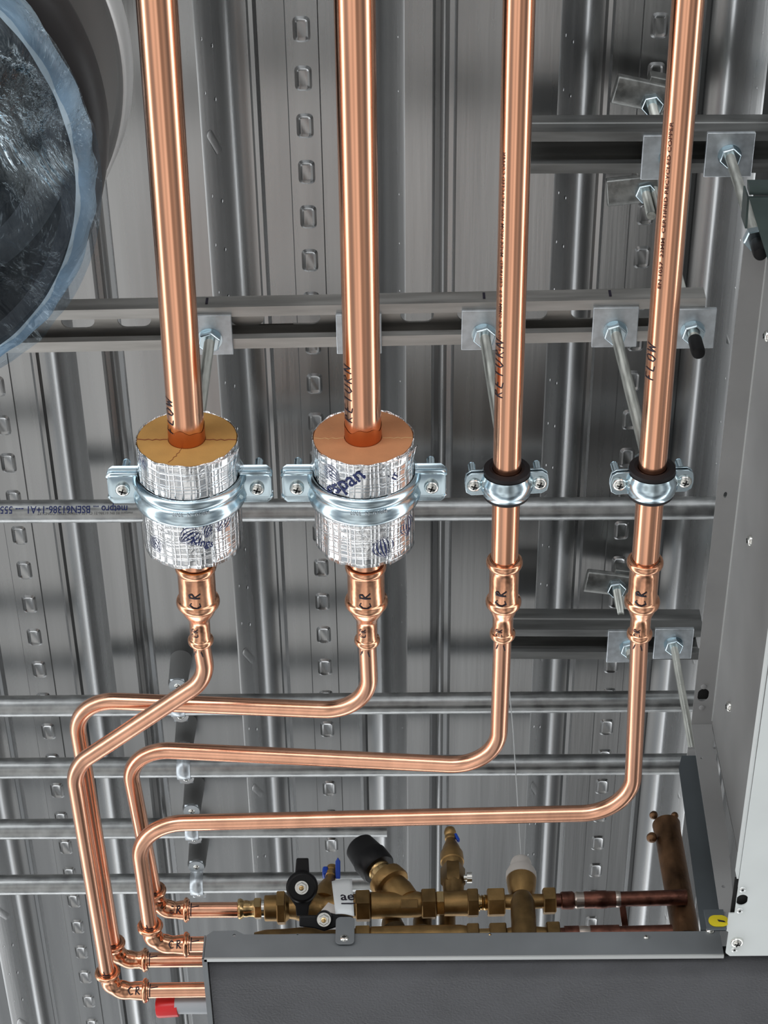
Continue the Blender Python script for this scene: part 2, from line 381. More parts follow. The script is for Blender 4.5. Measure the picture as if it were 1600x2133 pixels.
def hand(name, body, parent, O, run, n0, r, h, adv=.85, wid=.0008, q0=0, off=.0003, m='ink', jit=.06):
    """marker-pen strokes on a cylinder of radius r"""
    run = V(run).normalized(); n0 = V(n0).normalized(); n0 = (n0-run*n0.dot(run)).normalized(); qd = n0.cross(run)
    mb = MB(); tot = len(body)*adv*h
    for i, ch in enumerate(body):
        for st in GL[ch]:
            pts = [(-tot/2+(i*adv+x*.7+random.uniform(-jit, jit)*.5)*h, (y-.5+random.uniform(-jit, jit)*.5)*h+q0) for x, y in st]
            d = []
            for a, b in zip(pts, pts[1:]):
                for k in range(5): d.append((a[0]+(b[0]-a[0])*k/5, a[1]+(b[1]-a[1])*k/5))
            d.append(pts[-1])
            L_, R_ = [], []
            for k, p in enumerate(d):
                a = d[max(k-1, 0)]; b = d[min(k+1, len(d)-1)]; tx, ty = b[0]-a[0], b[1]-a[1]; l = math.hypot(tx, ty) or 1
                w = wid/2*(1-.5*abs(k/(len(d)-1)-.4)); nx, ny = -ty/l*w, tx/l*w
                L_.append(wrap(None, V(O), run, qd, n0, r+off, p[0]+nx, p[1]+ny)); R_.append(wrap(None, V(O), run, qd, n0, r+off, p[0]-nx, p[1]-ny))
            n = len(d); mb.add(L_+R_, [(k, k+1, n+k+1, n+k) for k in range(n-1)])
    return part(name, mb, m, parent, smooth=False)

# ================================================================== THE SETTING: profiled steel deck overhead
ZL, ZU = 1.755, 1.802            # lower and upper flats above the camera
PER = .3465; C0 = -.0875
Y0, Y1 = -.6, 3.4
def deck_profile(c):
    d = ZU-ZL
    u = 0.0; l = -d
    pts = [(-.0995, l), (-.0975, l+.002), (-.079, u-.016), (-.0755, u-.0095), (-.0705, u-.0048), (-.064, u-.0015), (-.057, u), (-.053, u), (-.0505, u-.005), (-.0465, u-.0055), (-.043, u), (-.0165, u), (-.0155, u-.0018), (.0155, u-.0018), (.0165, u),
           (.040, u), (.0435, u-.0055), (.0475, u-.005), (.050, u), (.054, u), (.061, u-.0015), (.0675, u-.0048), (.0725, u-.0095), (.076, u-.016), (.0975, l+.002), (.0995, l),
           (.126, l), (.129, l+.006), (.1335, l+.007), (.138, l+.004), (.1425, l+.007), (.147, l+.006), (.150, l)]
    return [(c+x, ZU+z) for x, z in pts]
mb = MB(); prof = []
for i in range(-8, 9): prof += deck_profile(C0+i*PER)
vs = [V((x, Y0, z+CZ)) for x, z in prof]+[V((x, Y1, z+CZ)) for x, z in prof]
n = len(prof); mb.add(vs, [(i, i+1, n+i+1, n+i) for i in range(n-1)])
for i in (-1, 0, 1, 2):                                     # pressed bosses along the middle strip
    cx = C0+i*PER
    for k in range(36):
        y = .62+k*.0505
        zt = ZU-.0018+CZ
        o_ = [V((cx+a, y+b, zt)) for a, b in rrect(.017, .0265, .005, 3)]
        m_ = [V((cx+a, y+b, zt-.0020)) for a, b in rrect(.0125, .022, .004, 3)]
        t_ = [V((cx+a, y+b, zt-.0008)) for a, b in rrect(.0085, .0165, .0015, 3)]
        nn = len(o_)
        mb.add(o_+m_+t_, [(j, (j+1) % nn, nn+(j+1) % nn, nn+j) for j in range(nn)]+[(nn+j, nn+(j+1) % nn, 2*nn+(j+1) % nn, 2*nn+j) for j in range(nn)]+[tuple(range(2*nn, 3*nn))])
    for sgn in (-1, 1):                                     # small dimples and long keys on the webs
        A = V((cx+sgn*.0775, 0, ZU-.016+CZ)); B = V((cx+sgn*.0975, 0, ZL+.002+CZ)); w = (B-A); nrm = V((-sgn*w.z*sgn, 0, 0))
        nrm = V((w.z, 0, -w.x)).normalized(); nrm = nrm if nrm.z < 0 else -nrm
        for k in range(28):
            y = .66+k*.055
            for (f_, dy) in ((.78, 0), (.35, .012)):
                if k % 4 == 3: break
                c = A+w*f_+V((0, y+dy, 0)); wn = w.normalized()
                ring = [c+wn*(.0016*math.cos(a*PI/4))+V((0, .0024*math.sin(a*PI/4), 0)) for a in range(8)]
                mb.add(ring+[c+nrm*.0008], [(a, (a+1) % 8, 8) for a in range(8)])
            if k % 4 == 3:
                c = A+w*.55+V((0, y, 0)); wn = w.normalized(); dd = (wn*.009+V((0, .016*sgn, 0)))
                e1 = dd.normalized(); e2 = nrm.cross(e1)
                ring = [c+e1*a+e2*b for a, b in rrect(.034, .009, .0043, 3)]; rin = [c+e1*a+e2*b+nrm*.0004 for a, b in rrect(.029, .005, .0024, 3)]
                mb.frustum(ring, rin)
deck = struct('ceiling', mb, 'deck', loc=(0, 0, ZU+CZ), angle=26)

# ================================================================== strut channels
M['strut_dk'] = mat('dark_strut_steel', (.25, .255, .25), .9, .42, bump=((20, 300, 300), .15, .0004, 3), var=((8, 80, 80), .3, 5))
def strut(name, label, x0, x1, ya, yb, z, h, slots, group=None, rib=False):
    """open side faces down at height z (lips), web at z+h; ya / yb are the Y of the centre line at both ends"""
    t = thing(name, ((x0+x1)/2, (ya+yb)/2, z+CZ), label, 'channel')
    X = V((x1-x0, yb-ya, 0)); Lh = X.length; X.normalize(); Yv = V((-X.y, X.x, 0)); O = V((x0, ya, z+CZ)); hw = .0205
    prof = [(-hw+.0095, .006), (-hw+.0085, .0005), (-hw, 0), (-hw, h*.45), (-hw+(.0016 if rib else 0), h*.5), (-hw, h*.55), (-hw, h)]
    bm = bmesh.new()
    for sg in (1, -1):
        P = [(sg*a, b) for a, b in prof]
        v0 = [bm.verts.new(O+Yv*a+V((0, 0, b))) for a, b in P]; v1 = [bm.verts.new(O+X*Lh+Yv*a+V((0, 0, b))) for a, b in P]
        for i in range(len(P)-1): bm.faces.new((v0[i], v0[i+1], v1[i+1], v1[i]))
    if not slots:
        vs = [bm.verts.new(O+X*a+Yv*b+V((0, 0, h))) for a, b in ((0, -hw), (Lh, -hw), (Lh, hw), (0, hw))]; bm.faces.new(vs)
    else:
        s0, pitch = slots; ed = []
        outer = [bm.verts.new(O+X*a+Yv*b+V((0, 0, h))) for a, b in ((0, -hw), (Lh, -hw), (Lh, hw), (0, hw))]
        ed += [bm.edges.new((outer[i], outer[(i+1) % 4])) for i in range(4)]
        s = s0
        while s < Lh-.03:
            if s > .03:
                lp = [bm.verts.new(O+X*(s+a)+Yv*b+V((0, 0, h))) for a, b in rrect(.030, .0155, .0077, 5)]
                ed += [bm.edges.new((lp[i], lp[(i+1) % len(lp)])) for i in range(len(lp))]
            s += pitch
        bmesh.ops.triangle_fill(bm, edges=ed, use_beauty=True, normal=(0, 0, 1))
    bmesh.ops.remove_doubles(bm, verts=bm.verts, dist=1e-5)
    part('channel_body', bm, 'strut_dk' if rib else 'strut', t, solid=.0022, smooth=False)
    return t
ZM, ZS = 1.49, 1.68
pa = at(-120, 694, ZM); pb = at(1467, 664, ZM)
main = strut('strut_channel', 'long slotted galvanised channel crossing behind all four copper pipes', pa.x, pb.x, pa.y, pb.y, ZM, .018, (.017, .0505))
for u in (432, 1008, 1270):
    p = at(u, 640-(u-432)*.02, ZM+.010); k = MB(); k.box(V((p.x, pa.y+(p.x-pa.x)/(pb.x-pa.x)*(pb.y-pa.y)-.0219, p.z)), (.0022, .0008, .010)); part('pen_mark', k, 'ink', main, smooth=False)
p1 = at(1085, 318, ZS); p2 = at(1700, 316, ZS)
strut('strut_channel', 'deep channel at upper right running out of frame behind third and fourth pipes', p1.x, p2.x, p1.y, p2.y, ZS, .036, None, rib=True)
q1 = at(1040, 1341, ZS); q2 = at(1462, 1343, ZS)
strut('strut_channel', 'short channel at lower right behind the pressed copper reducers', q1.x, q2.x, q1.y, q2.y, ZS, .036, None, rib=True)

# ================================================================== washer plates, nuts, threaded rods
def rod_set(label, top, bot, z_face, plate=.040, r=.0048, cap=None, rodtop=None, name='threaded_rod', nutz=True, pu=0, pv=0):
    """rod from top to bot (points), a square plate and nut under the channel face at height z_face"""
    t = thing(name, (bot.x, bot.y, bot.z), label, 'rod', 'threaded hanger rods')
    d = (bot-top).normalized(); mb = MB(); x, y, a = basis(d)
    Lr = (bot-top).length; prof = []; m_ = int(Lr/.0015)
    for i in range(m_): prof += [(i*.0015, r*.92), ((i+.5)*.0015, r)]
    prof.append((Lr, r*.92)); mb.lathe(prof, top, d, 16); part('rod_shank', mb, 'rod', t)
    if z_face:
        k = (z_face+CZ-top.z)/(bot.z-top.z); c = top.lerp(bot, k)
        pl = MB(); pl.box(V((c.x+pu, c.y+pv, z_face+CZ-.0028)), (plate, plate, .0042)); part('square_washer', pl, 'plate', t, bevel=.0006)
        nb = MB(); hexnut(nb, V((c.x, c.y, z_face+CZ-.0048)), (0, 0, -1), .0105, .0085, ph=.3); part('hex_nut', nb, 'zinc', t, bevel=.0004)
        cb = MB(); cb.lathe([(0, .0112), (.0012, .0112)], V((c.x, c.y, z_face+CZ-.0048)), (0, 0, -1), 24); part('round_washer', cb, 'zinc', t)
    if cap:
        cb = MB(); cb.lathe([(-cap, r*1.28), (0, r*1.28), (.003, r*1.15), (.004, r*.5)], bot, d, 20); part('rubber_end_cap', cb, 'black', t, label='black rubber end cap')
    return t
ZP = 1.245
YC = .8695
# pipe axes: photo positions of the four straight pipes
AX = {1: ((326.5, 0), (387, 880)), 2: ((738.7, 0), (756, 880)), 3: ((1081.7, 0), (1051, 1170)), 4: ((1433.7, 0), (1344, 1170))}
def axpt(i, v, z=ZP):
    (u0, v0), (u1, v1) = AX[i]; return at(u0+(u1-u0)*(v-v0)/(v1-v0), v, z)
def axY(i, y):
    a = axpt(i, 0); b = axpt(i, 1170); k = (y-a.y)/(b.y-a.y); return a.lerp(b, k)
def chan_y(x): return pa.y+(x-pa.x)/(pb.x-pa.x)*(pb.y-pa.y)
CLX = {}
for i in (1, 2, 3, 4): CLX[i] = axY(i, YC)
rr = {1: .046, 2: .046, 3: .0225, 4: .0225}
rl = {1: 'hanger rod and square plate above the left foil sleeve, beside the first copper pipe',
      2: 'hanger rod and plate mostly hidden behind the second copper pipe',
      3: 'hanger rod with square plate just left of the third copper pipe',
      4: 'leaning hanger rod with square plate just left of the fourth copper pipe'}
tops = {1: at(438, 700, ZM), 2: at(748, 698, ZM), 3: at(1008, 690, ZM), 4: at(1280, 684, ZM)}
for i in (1, 2, 3, 4):
    bt = CLX[i]+V((0, 0, rr[i]+.003)); tp = V((tops[i].x, tops[i].y, ZM+CZ)); d = tp-bt
    rod_set(rl[i], bt+d*1.06, bt, ZM, plate=.040, pv=-.0035)
tp = at(1435, 684, ZM)
rod_set('black-capped rod and plate at the right end of the long slotted channel', V((tp.x, tp.y, ZU+CZ-.03)), V((tp.x+.003, tp.y, ZM+CZ-.040)), ZM, plate=.040, cap=.020, pv=-.002)
W2 = V((tp.x, tp.y, 0))
tp = at(1518, 318, ZS)
RB = V((tp.x, tp.y, 0))
rod_set('long rod hanging from the upper right channel down to the casing bracket', V((tp.x, tp.y, ZS+CZ))+(V((tp.x, tp.y, ZS+CZ))-at(1572, 492, 1.472))*.1, at(1572, 492, 1.472)-V((0, 0, .030)), ZS, plate=.045, cap=.020)
tp = at(1395, 324, ZS)
W1 = V((tp.x, tp.y, 0))
rod_set('rod and plate on the upper right channel, behind the fourth copper pipe', V((tp.x, tp.y, ZU+CZ-.03)), V((tp.x, tp.y, ZS+CZ-.025)), ZS, plate=.045, pu=-.004)
tp = at(1310, 1342, ZS)
rod_set('rod and plate on the lower right channel, behind the fourth pipe run', V((tp.x, tp.y, ZU+CZ-.03)), V((tp.x, tp.y, ZS+CZ-.022)), ZS, plate=.045, pu=-.002)
W3 = V((tp.x, tp.y, 0))
tp = at(1402, 1336, ZS)
rod_set('slim rod and plate by the casing edge, dropping from the lower right channel', V((tp.x, tp.y, ZS+CZ+.03)), V((tp.x-.001, tp.y, 1.474+CZ)), ZS, plate=.043, r=.0042)

# wedge hangers gripping the deck rib
def wedge(label, u, v, z, ang, nu, nv):
    c = at(u, v, z); t = thing('wedge_hanger', c, label, 'bracket', 'cast wedge hangers in the deck rib')
    X = V((math.cos(ang), math.sin(ang), 0)); Y = V((-math.sin(ang), math.cos(ang), 0)); mb = MB()
    sec = [(-.0155, .005), (-.014, -.001), (-.008, -.004), (.008, -.004), (.014, -.001), (.0155, .005), (.012, .008), (-.012, .008)]
    vs = [c+X*s_+Y*a+V((0, 0, b)) for s_ in (-.026, .026) for a, b in sec]
    mb.add(vs, [tuple(range(8)), tuple(range(8, 16))]+[(i, (i+1) % 8, 8+(i+1) % 8, 8+i) for i in range(8)])
    part('wedge_body', mb, 'clamp_dull', t, bevel=.0012)
    k = MB(); k.box(c+X*.020-Y*.014+V((0, 0, .010)), (.030, .012, .016), X, Y); part('locking_tab', k, 'clamp_dull', t, bevel=.001)
    p = at(nu, nv, z-.006); nb = MB(); hexnut(nb, V((p.x, p.y, c.z-.004)), (0, 0, -1), .011, .009, ph=.2); part('hex_nut', nb, 'zinc', t, bevel=.0004)
    sb = MB(); threads(sb, V((p.x, p.y, c.z-.004)), (0, 0, -1), .0048, .055); part('stud', sb, 'rod', t)
    return t
wedge('grey wedge hanger in the deck rib above the upper right channel', 1334, 198, 1.765, math.radians(13), 1358, 217)
wedge('grey wedge hanger just below the upper right channel', 1318, 398, 1.765, math.radians(-6), 1345, 399)
wedge('dark wedge hanger above the lower right channel, left of the fourth reducer', 1266, 1217, 1.765, math.radians(9), 1284, 1224)

# ================================================================== conduits and saddles
def conduit(label, a, b, z, r=.0125, text=None, end=False):
    A = at(*a, z); B = at(*b, z); t = thing('conduit', A.lerp(B, .5), label, 'conduit', 'steel conduits under the deck')
    mb = MB(); d = (B-A)
    mb.lathe([(0, r), (d.length, r)], A, d, 32, cap=not end)
    if end: mb.lathe([(d.length, r), (d.length, r*.88), (d.length-.03, r*.88)], A, d, 32, cap=False)
    part('conduit_tube', mb, 'conduit', t)
    return t, A, B
ZC = 1.70
c1, A, B = conduit('printed steel conduit passing behind the four pipe clamps', (-90, 1066), (1640, 1057), ZC)
n0 = V((0, -.76, -.65)); pm = at(134, 1059, ZC); pm = V((pm.x, A.y, A.z))
w_ = (pm-at(0, 1059, ZC)).length*2
cyl_text('printed_text', 'metpro ... BSEN61386-1+A1 --- 5557', .0115, c1, V((at(131, 1059, ZC).x, A.y+(B.y-A.y)*.13, A.z)), (-1, 0, 0), n0, .0125, 'blue', width=abs(at(268, 1059, ZC).x-at(-6, 1059, ZC).x), shear=0, cuts=7)
cyl_text('printed_text', 'metpro BS EN 61386-21 CLASS 4 25MM STEEL CONDUIT', .0042, c1, V((at(180, 1059, ZC).x, A.y+(B.y-A.y)*.15, A.z)), (-1, 0, 0), V((0, -.45, -.89)), .0125, 'spacer', cuts=3)
conduit('steel conduit level with the bend of the second copper pipe', (-90, 1472), (1620, 1459), ZC)
conduit('steel conduit behind the long third pipe bend', (-90, 1601), (1438, 1591), ZC, end=True)
conduit('steel conduit with cut end beside the black valve cap', (-90, 1728), (806, 1722), ZC, end=True)
conduit('lowest steel conduit, behind the black lever handle', (-90, 1844), (790, 1836), ZC, end=True)
def saddle(label, u, v):
    c = at(u, v, ZC); r = .0125; w = .016
    t = thing('conduit_saddle', c, label, 'pipe clip', 'saddles fixing the conduits to the deck')
    ze = c.z+.008; yn = c.y-.0235; yf = c.y+.0235
    s = MB(); s.lathe([(0, .0110), (.004, .0115), (.006, .0112), (ZL+CZ-ze, .0128)], V((c.x, yn, ze+.001)), (0, 0, 1), 28); part('spacer', s, 'spacer', t, label='dark grey ribbed spacer')
    w1 = MB(); w1.lathe([(0, .010), (.0035, .010)], V((c.x, yn, ze-.0025)), (0, 0, 1), 24); part('washer', w1, 'plate', t)
    P = [(-.0235-.009, .008), (-.0165, .008), (-.0145, .004)]+[(-(r+.001)*math.cos(a), -(r+.001)*math.sin(a)) for a in [PI*i/12 for i in range(13)]]+[(.0145, .004), (.0165, .008), (.0235+.009, .008)]
    b = MB(); n_ = len(P); vs = [c+V((sx__*w/2, a, z_)) for sx__ in (-1, 1) for a, z_ in P]; b.add(vs, [(i, i+1, n_+i+1, n_+i) for i in range(n_-1)])
    part('strap', b, 'plate', t, solid=.0014, bevel=0)
    for yy in (yn, yf):
        e = MB(); e.lathe([(0, .0095), (.0012, .0095)], V((c.x, yy, ze-.0015)), (0, 0, 1), 24); part('strap_ear', e, 'galv', t)
        pan_screw(t, V((c.x, yy, ze-.0015)), (0, 0, -1), .0042)
    return t
saddle('saddle and spacer behind the crossing bend of the first copper pipe', 372, 1468)
saddle('saddle and spacer behind the third pipe bend, second from top', 384, 1599)
saddle('saddle and spacer peeking over the lowest copper bend', 401, 1726)
saddle('saddle and spacer fully in view on the lowest conduit', 411, 1841)

# ================================================================== copper pipe runs
R28, R22, R15 = .014, .011, .0075
def prof_px(i, rows):
    O = axpt(i, rows[0][0]); out_ = []
    for v, w in rows:
        p = axpt(i, v); out_.append(((p-O).length, w/2/pxm(p)))
    d = axpt(i, rows[-1][0])-O
    return O, d, out_
def bead(v, h, wb, wp, n=8):
    return [(v-h*math.cos(PI*k/n), wb+(wp-wb)*math.sin(PI*k/n)**.8) for k in range(n+1)]
RED28 = [(1172, 66), (1173, 78)]+bead(1179, 6.5, 78, 87)+[(1189, 78), (1243, 77)]+bead(1252, 8, 78, 91)+[(1263, 76), (1270, 70), (1278, 60), (1286, 48), (1291, 44.5), (1296, 43), (1324, 43)]+bead(1333, 6, 44, 54)+[(1341, 41), (1342, 38), (1342, 33)]
RED22 = [(1163, 55), (1164, 68)]+bead(1171, 7, 66, 77)+[(1181, 63), (1188, 62), (1243, 61)]+bead(1253, 8, 63, 75)+[(1264, 60), (1272, 54), (1280, 46), (1286, 43), (1311, 43)]+bead(1320, 6.5, 44, 54)+[(1328, 41), (1329, 38), (1329, 33)]
_old28 = [(1176, 76), (1178, 84), (1184, 87), (1190, 86), (1198, 79), (1206, 77), (1226, 76), (1243, 77), (1250, 80), (1256, 88), (1262, 91), (1270, 88), (1278, 79), (1288, 66), (1297, 50), (1303, 45), (1313, 43), (1324, 44), (1330, 49), (1334, 53), (1340, 54), (1346, 50), (1351, 44), (1353, 38), (1353, 33)]
_old22 = [(1164, 60), (1165, 70), (1170, 75), (1177, 76), (1184, 72), (1190, 65), (1200, 62), (1222, 61), (1243, 62), (1250, 66), (1256, 72), (1262, 75), (1270, 74), (1277, 66), (1284, 54), (1290, 45), (1300, 43), (1312, 43), (1317, 48), (1322, 53), (1328, 54), (1334, 50), (1338, 44), (1341, 38), (1341, 33)]
DN = V((0, 0, -1))
def ticks(parent, O, run, n0, r, spec):
    mb = MB(); run = V(run).normalized(); n0 = V(n0); n0 = (n0-run*n0.dot(run)).normalized(); qd = n0.cross(run)
    for p0, q0, p1, q1 in spec:
        k = 8; d = [(p0+(p1-p0)*i/k, q0+(q1-q0)*i/k) for i in range(k+1)]; l = math.hypot(p1-p0, q1-q0); nx, ny = -(q1-q0)/l*.0005, (p1-p0)/l*.0005
        L_ = [wrap(None, O, run, qd, n0, r+.0003, a+nx, b+ny) for a, b in d]; R_ = [wrap(None, O, run, qd, n0, r+.0003, a-nx, b-ny) for a, b in d]
        mb.add(L_+R_, [(i, i+1, k+2+i, k+1+i) for i in range(k)])
    return part('pen_mark', mb, 'ink', parent, smooth=False)
def run(i, label, big, px_pts, R, corner, L1, L2, uend, red, fit_txt, elbow_txt, uw):
    t = thing('copper_pipe_run', axpt(i, 1000), label, 'pipe', 'copper pipe runs')
    vtop = -330; top = axpt(i, vtop); join = axpt(i, 1190)
    # straight pipe
    mb = MB(); P = dens([top, join], .05); mb.tube(P, big, 48); sp = part('straight_pipe', mb, 'copper', t)
    ax_ = (join-top).normalized()
    O, d, pr = prof_px(i, red); dn = d.normalized()
    rb = MB(); rb.lathe(pr, O, dn, 48, cap=False)
    rd = part('reducer', rb, 'copper_fit', t, label='pressed copper reducer with rolled beads', angle=75)
    lip = MB(); lip.torus(O+dn*.0004, dn, big+.0006, .0004, 40, 6); part('seal_ring', lip, 'dark', rd)
    # CR in pen on the reducer, reading up the picture
    vm = 1225
    pc = axpt(i, vm); rm = (77 if big == R28 else 61.5)/2/pxm(pc)
    hand('handwriting', 'CR', rd, pc, -dn, V((-.25, 0, -1)) if i > 2 else V((-.05, 0, -1)), rm, .0095, 1.0, .0014, off=.0006)
    hand('handwriting', 'CR', rd, axpt(i, 1306), -dn, V((-.45, 0, -1)), 43.5/2/pxm(pc), .0060, .8, .0009, off=.0006)
    # bent pipe
    st = axpt(i, red[-1][0]-8); pts = [st]+[at(u, v, z) for u, v, z in px_pts]
    cn = atY(*corner[:2], corner[2])
    inn = (cn-pts[-1]).normalized(); e0 = cn-inn*L1; e1 = cn+V((1, 0, 0))*L2
    pts2 = pts+[e0+inn*.008]
    path = fillet(pts2, R, 16)
    bp = MB(); bp.tube(dens(path, .03), R15, 28); bpo = part('bent_pipe', bp, 'copper_small', t)
    ticks(bpo, axpt(i, red[-1][0]+6), dn, V((-.2, 0, -1)), R15, [(-.001, -.003, .004, -.0045), (-.001, .002, .0045, .0035)])
    # elbow
    ep = fillet([e0, cn, e1], .020, 14); ep = dens(ep, .004)
    cum = [0]
    for a, b in zip(ep, ep[1:]): cum.append(cum[-1]+(b-a).length)
    T = cum[-1]; rad = []
    for s_ in cum:
        x = min(s_, T-s_); rad.append(R15+.0030 if x < .0005 else R15+.0013+.0018*math.exp(-((x-.003)/.0022)**2)+.0004*math.sin(s_*420))
    eb = MB(); eb.tube(ep, rad, 28); el = part('elbow', eb, 'copper_fit', t, label='pressed copper elbow', angle=60)
    for (c_, dd) in ((e0, inn), (e1, V((-1, 0, 0)))):
        tb = MB(); tb.torus(c_+dd*.003, dd, R15+.0026, .0022, 32, 10); part('rolled_bead', tb, 'copper_fit', el, angle=60)
        tb = MB(); tb.torus(c_+dd*.0002, dd, R15+.0006, .0005, 28, 6); part('seal_ring', tb, 'dark', el)
    # short leg into the valves
    sb = MB(); endp = atY(uend, corner[3], corner[2]); endp = V((endp.x, cn.y, cn.z+(0 if corner[3] == corner[1] else endp.z-cn.z)))
    sb.lathe([(0, R15), ((endp-e1).length+.008, R15)], e1-V((.008, 0, 0)), endp-(e1-V((.008, 0, 0))), 28)
    so = part('short_leg', sb, 'copper_small', t)
    ticks(so, e1+V((.003, 0, 0)), (1, 0, 0), (0, -.7, -.7), R15, [(-.001, -.007, -.0005, .008), (0, .003, .007, .0045)])
    ticks(bpo, e0-inn*.003, -inn, (0, 0, -1), R15, [(-.001, -.004, -.001, .004), (-.001, .001, .004, .002)])
    if elbow_txt:
        hand('handwriting', elbow_txt, el, e1-V((.012, 0, 0)), (1, 0, 0), (0, -.75, -.66), R15+.0016, .0080, .8, .0011, off=.0009)
    if uw:
        word, v0, h_ = uw
        pc = axpt(i, v0); hand('handwriting', word, sp, pc, -ax_, V((-.80 if i < 3 else -.85, 0, -.62)), big, h_, .92, .0011)
    return t, sp, rd, el, bpo, so
r1 = run(1, 'copper run leaving the left foil sleeve, crossing diagonally to the lowest left elbow', R28,
         [(432, 1413, 1.248), (152, 1598, 1.255)], [.040, .045], (230, 2064, 1.4827, 2061), .030, .037, 470, RED28, 'CR', 'CR', ('FLOW', 852, .009))
r2 = run(2, 'copper run leaving the right foil sleeve, swept left behind the diagonal bend', R28,
         [(772, 1482, 1.252), (152, 1457, 1.292)], [.045, .042], (241, 2000, 1.4827, 1998), .028, .032, 470, RED28, 'CR', None, ('RETURN', 805, .0095))
r3 = run(3, 'third copper run, its long bend swept left above the lowest bend', R22,
         [(1037, 1597, 1.250), (262, 1559, 1.290)], [.045, .042], (328, 1896, 1.416, 1895), .032, .031, 500, RED22, 'CR', 'CR', ('RETURN', 755, .0095))
r4 = run(4, 'fourth and rightmost copper run, with the lowest long bend across the picture', R22,
         [(1316, 1692, 1.247), (283, 1716, 1.255)], [.045, .046], (318, 1968, 1.416, 1966), .030, .035, 560, RED22, 'CR', 'CR', ('FLOW', 742, .009))
# stained collars where the big pipes enter foam
for i, (t_, sp, *_) in ((1, r1), (2, r2)):
    a = axY(i, .8265); d = (axY(i, .9)-axY(i, .8)).normalized(); mb = MB(); rows = []
    n_ = 48; vs = []
    for j in range(n_):
        th = 2*PI*j/n_; k = -.0125+.0018*math.sin(th*3+i)+.001*math.sin(th*7)
        x, y, aa = basis(d); vs.append((a+aa*k+(x*math.cos(th)+y*math.sin(th))*(R28+.0003), a+aa*.01+(x*math.cos(th)+y*math.sin(th))*(R28+.0003)))
    mb.add([p for q in vs for p in q], [(2*j, 2*((j+1) % n_), 2*((j+1) % n_)+1, 2*j+1) for j in range(n_)])
    part('varnish_stain', mb, 'stain', sp, label='darker orange stain where the pipe enters the foam')
# fine printed legends on the pipes
for i, sp, txt, v0, ln in ((3, r3[1], 'EN 1057  CE  22MM x 0.9  CERTIFIED  MADE FROM 100% RECYCLED COPPER', 520, .16), (4, r4[1], 'EN 1057  22MM  CERTIFIED RECYCLED COPPER', 420, .13)):
    a = axpt(i, v0); d = (axpt(i, 200)-axpt(i, 900)).normalized()
    cyl_text('printed_text', txt, .0038, sp, a, d, V((-.80 if i == 3 else -.50, 0, -.7)), R22, 'print', cuts=3, width=ln, off=.0004)
a = r2[4]
pL = at(600, 1481, 1.263); pR = at(700, 1487, 1.2565)
cyl_text('printed_text', 'E   LAWTON  IL  CU', .0042, a, at(600, 1480, 1.263), (at(500, 1476, 1.270)-at(700, 1485, 1.2565)), V((0, -.98, -.25)), R15, 'print', cuts=3, width=.095, off=.0002)

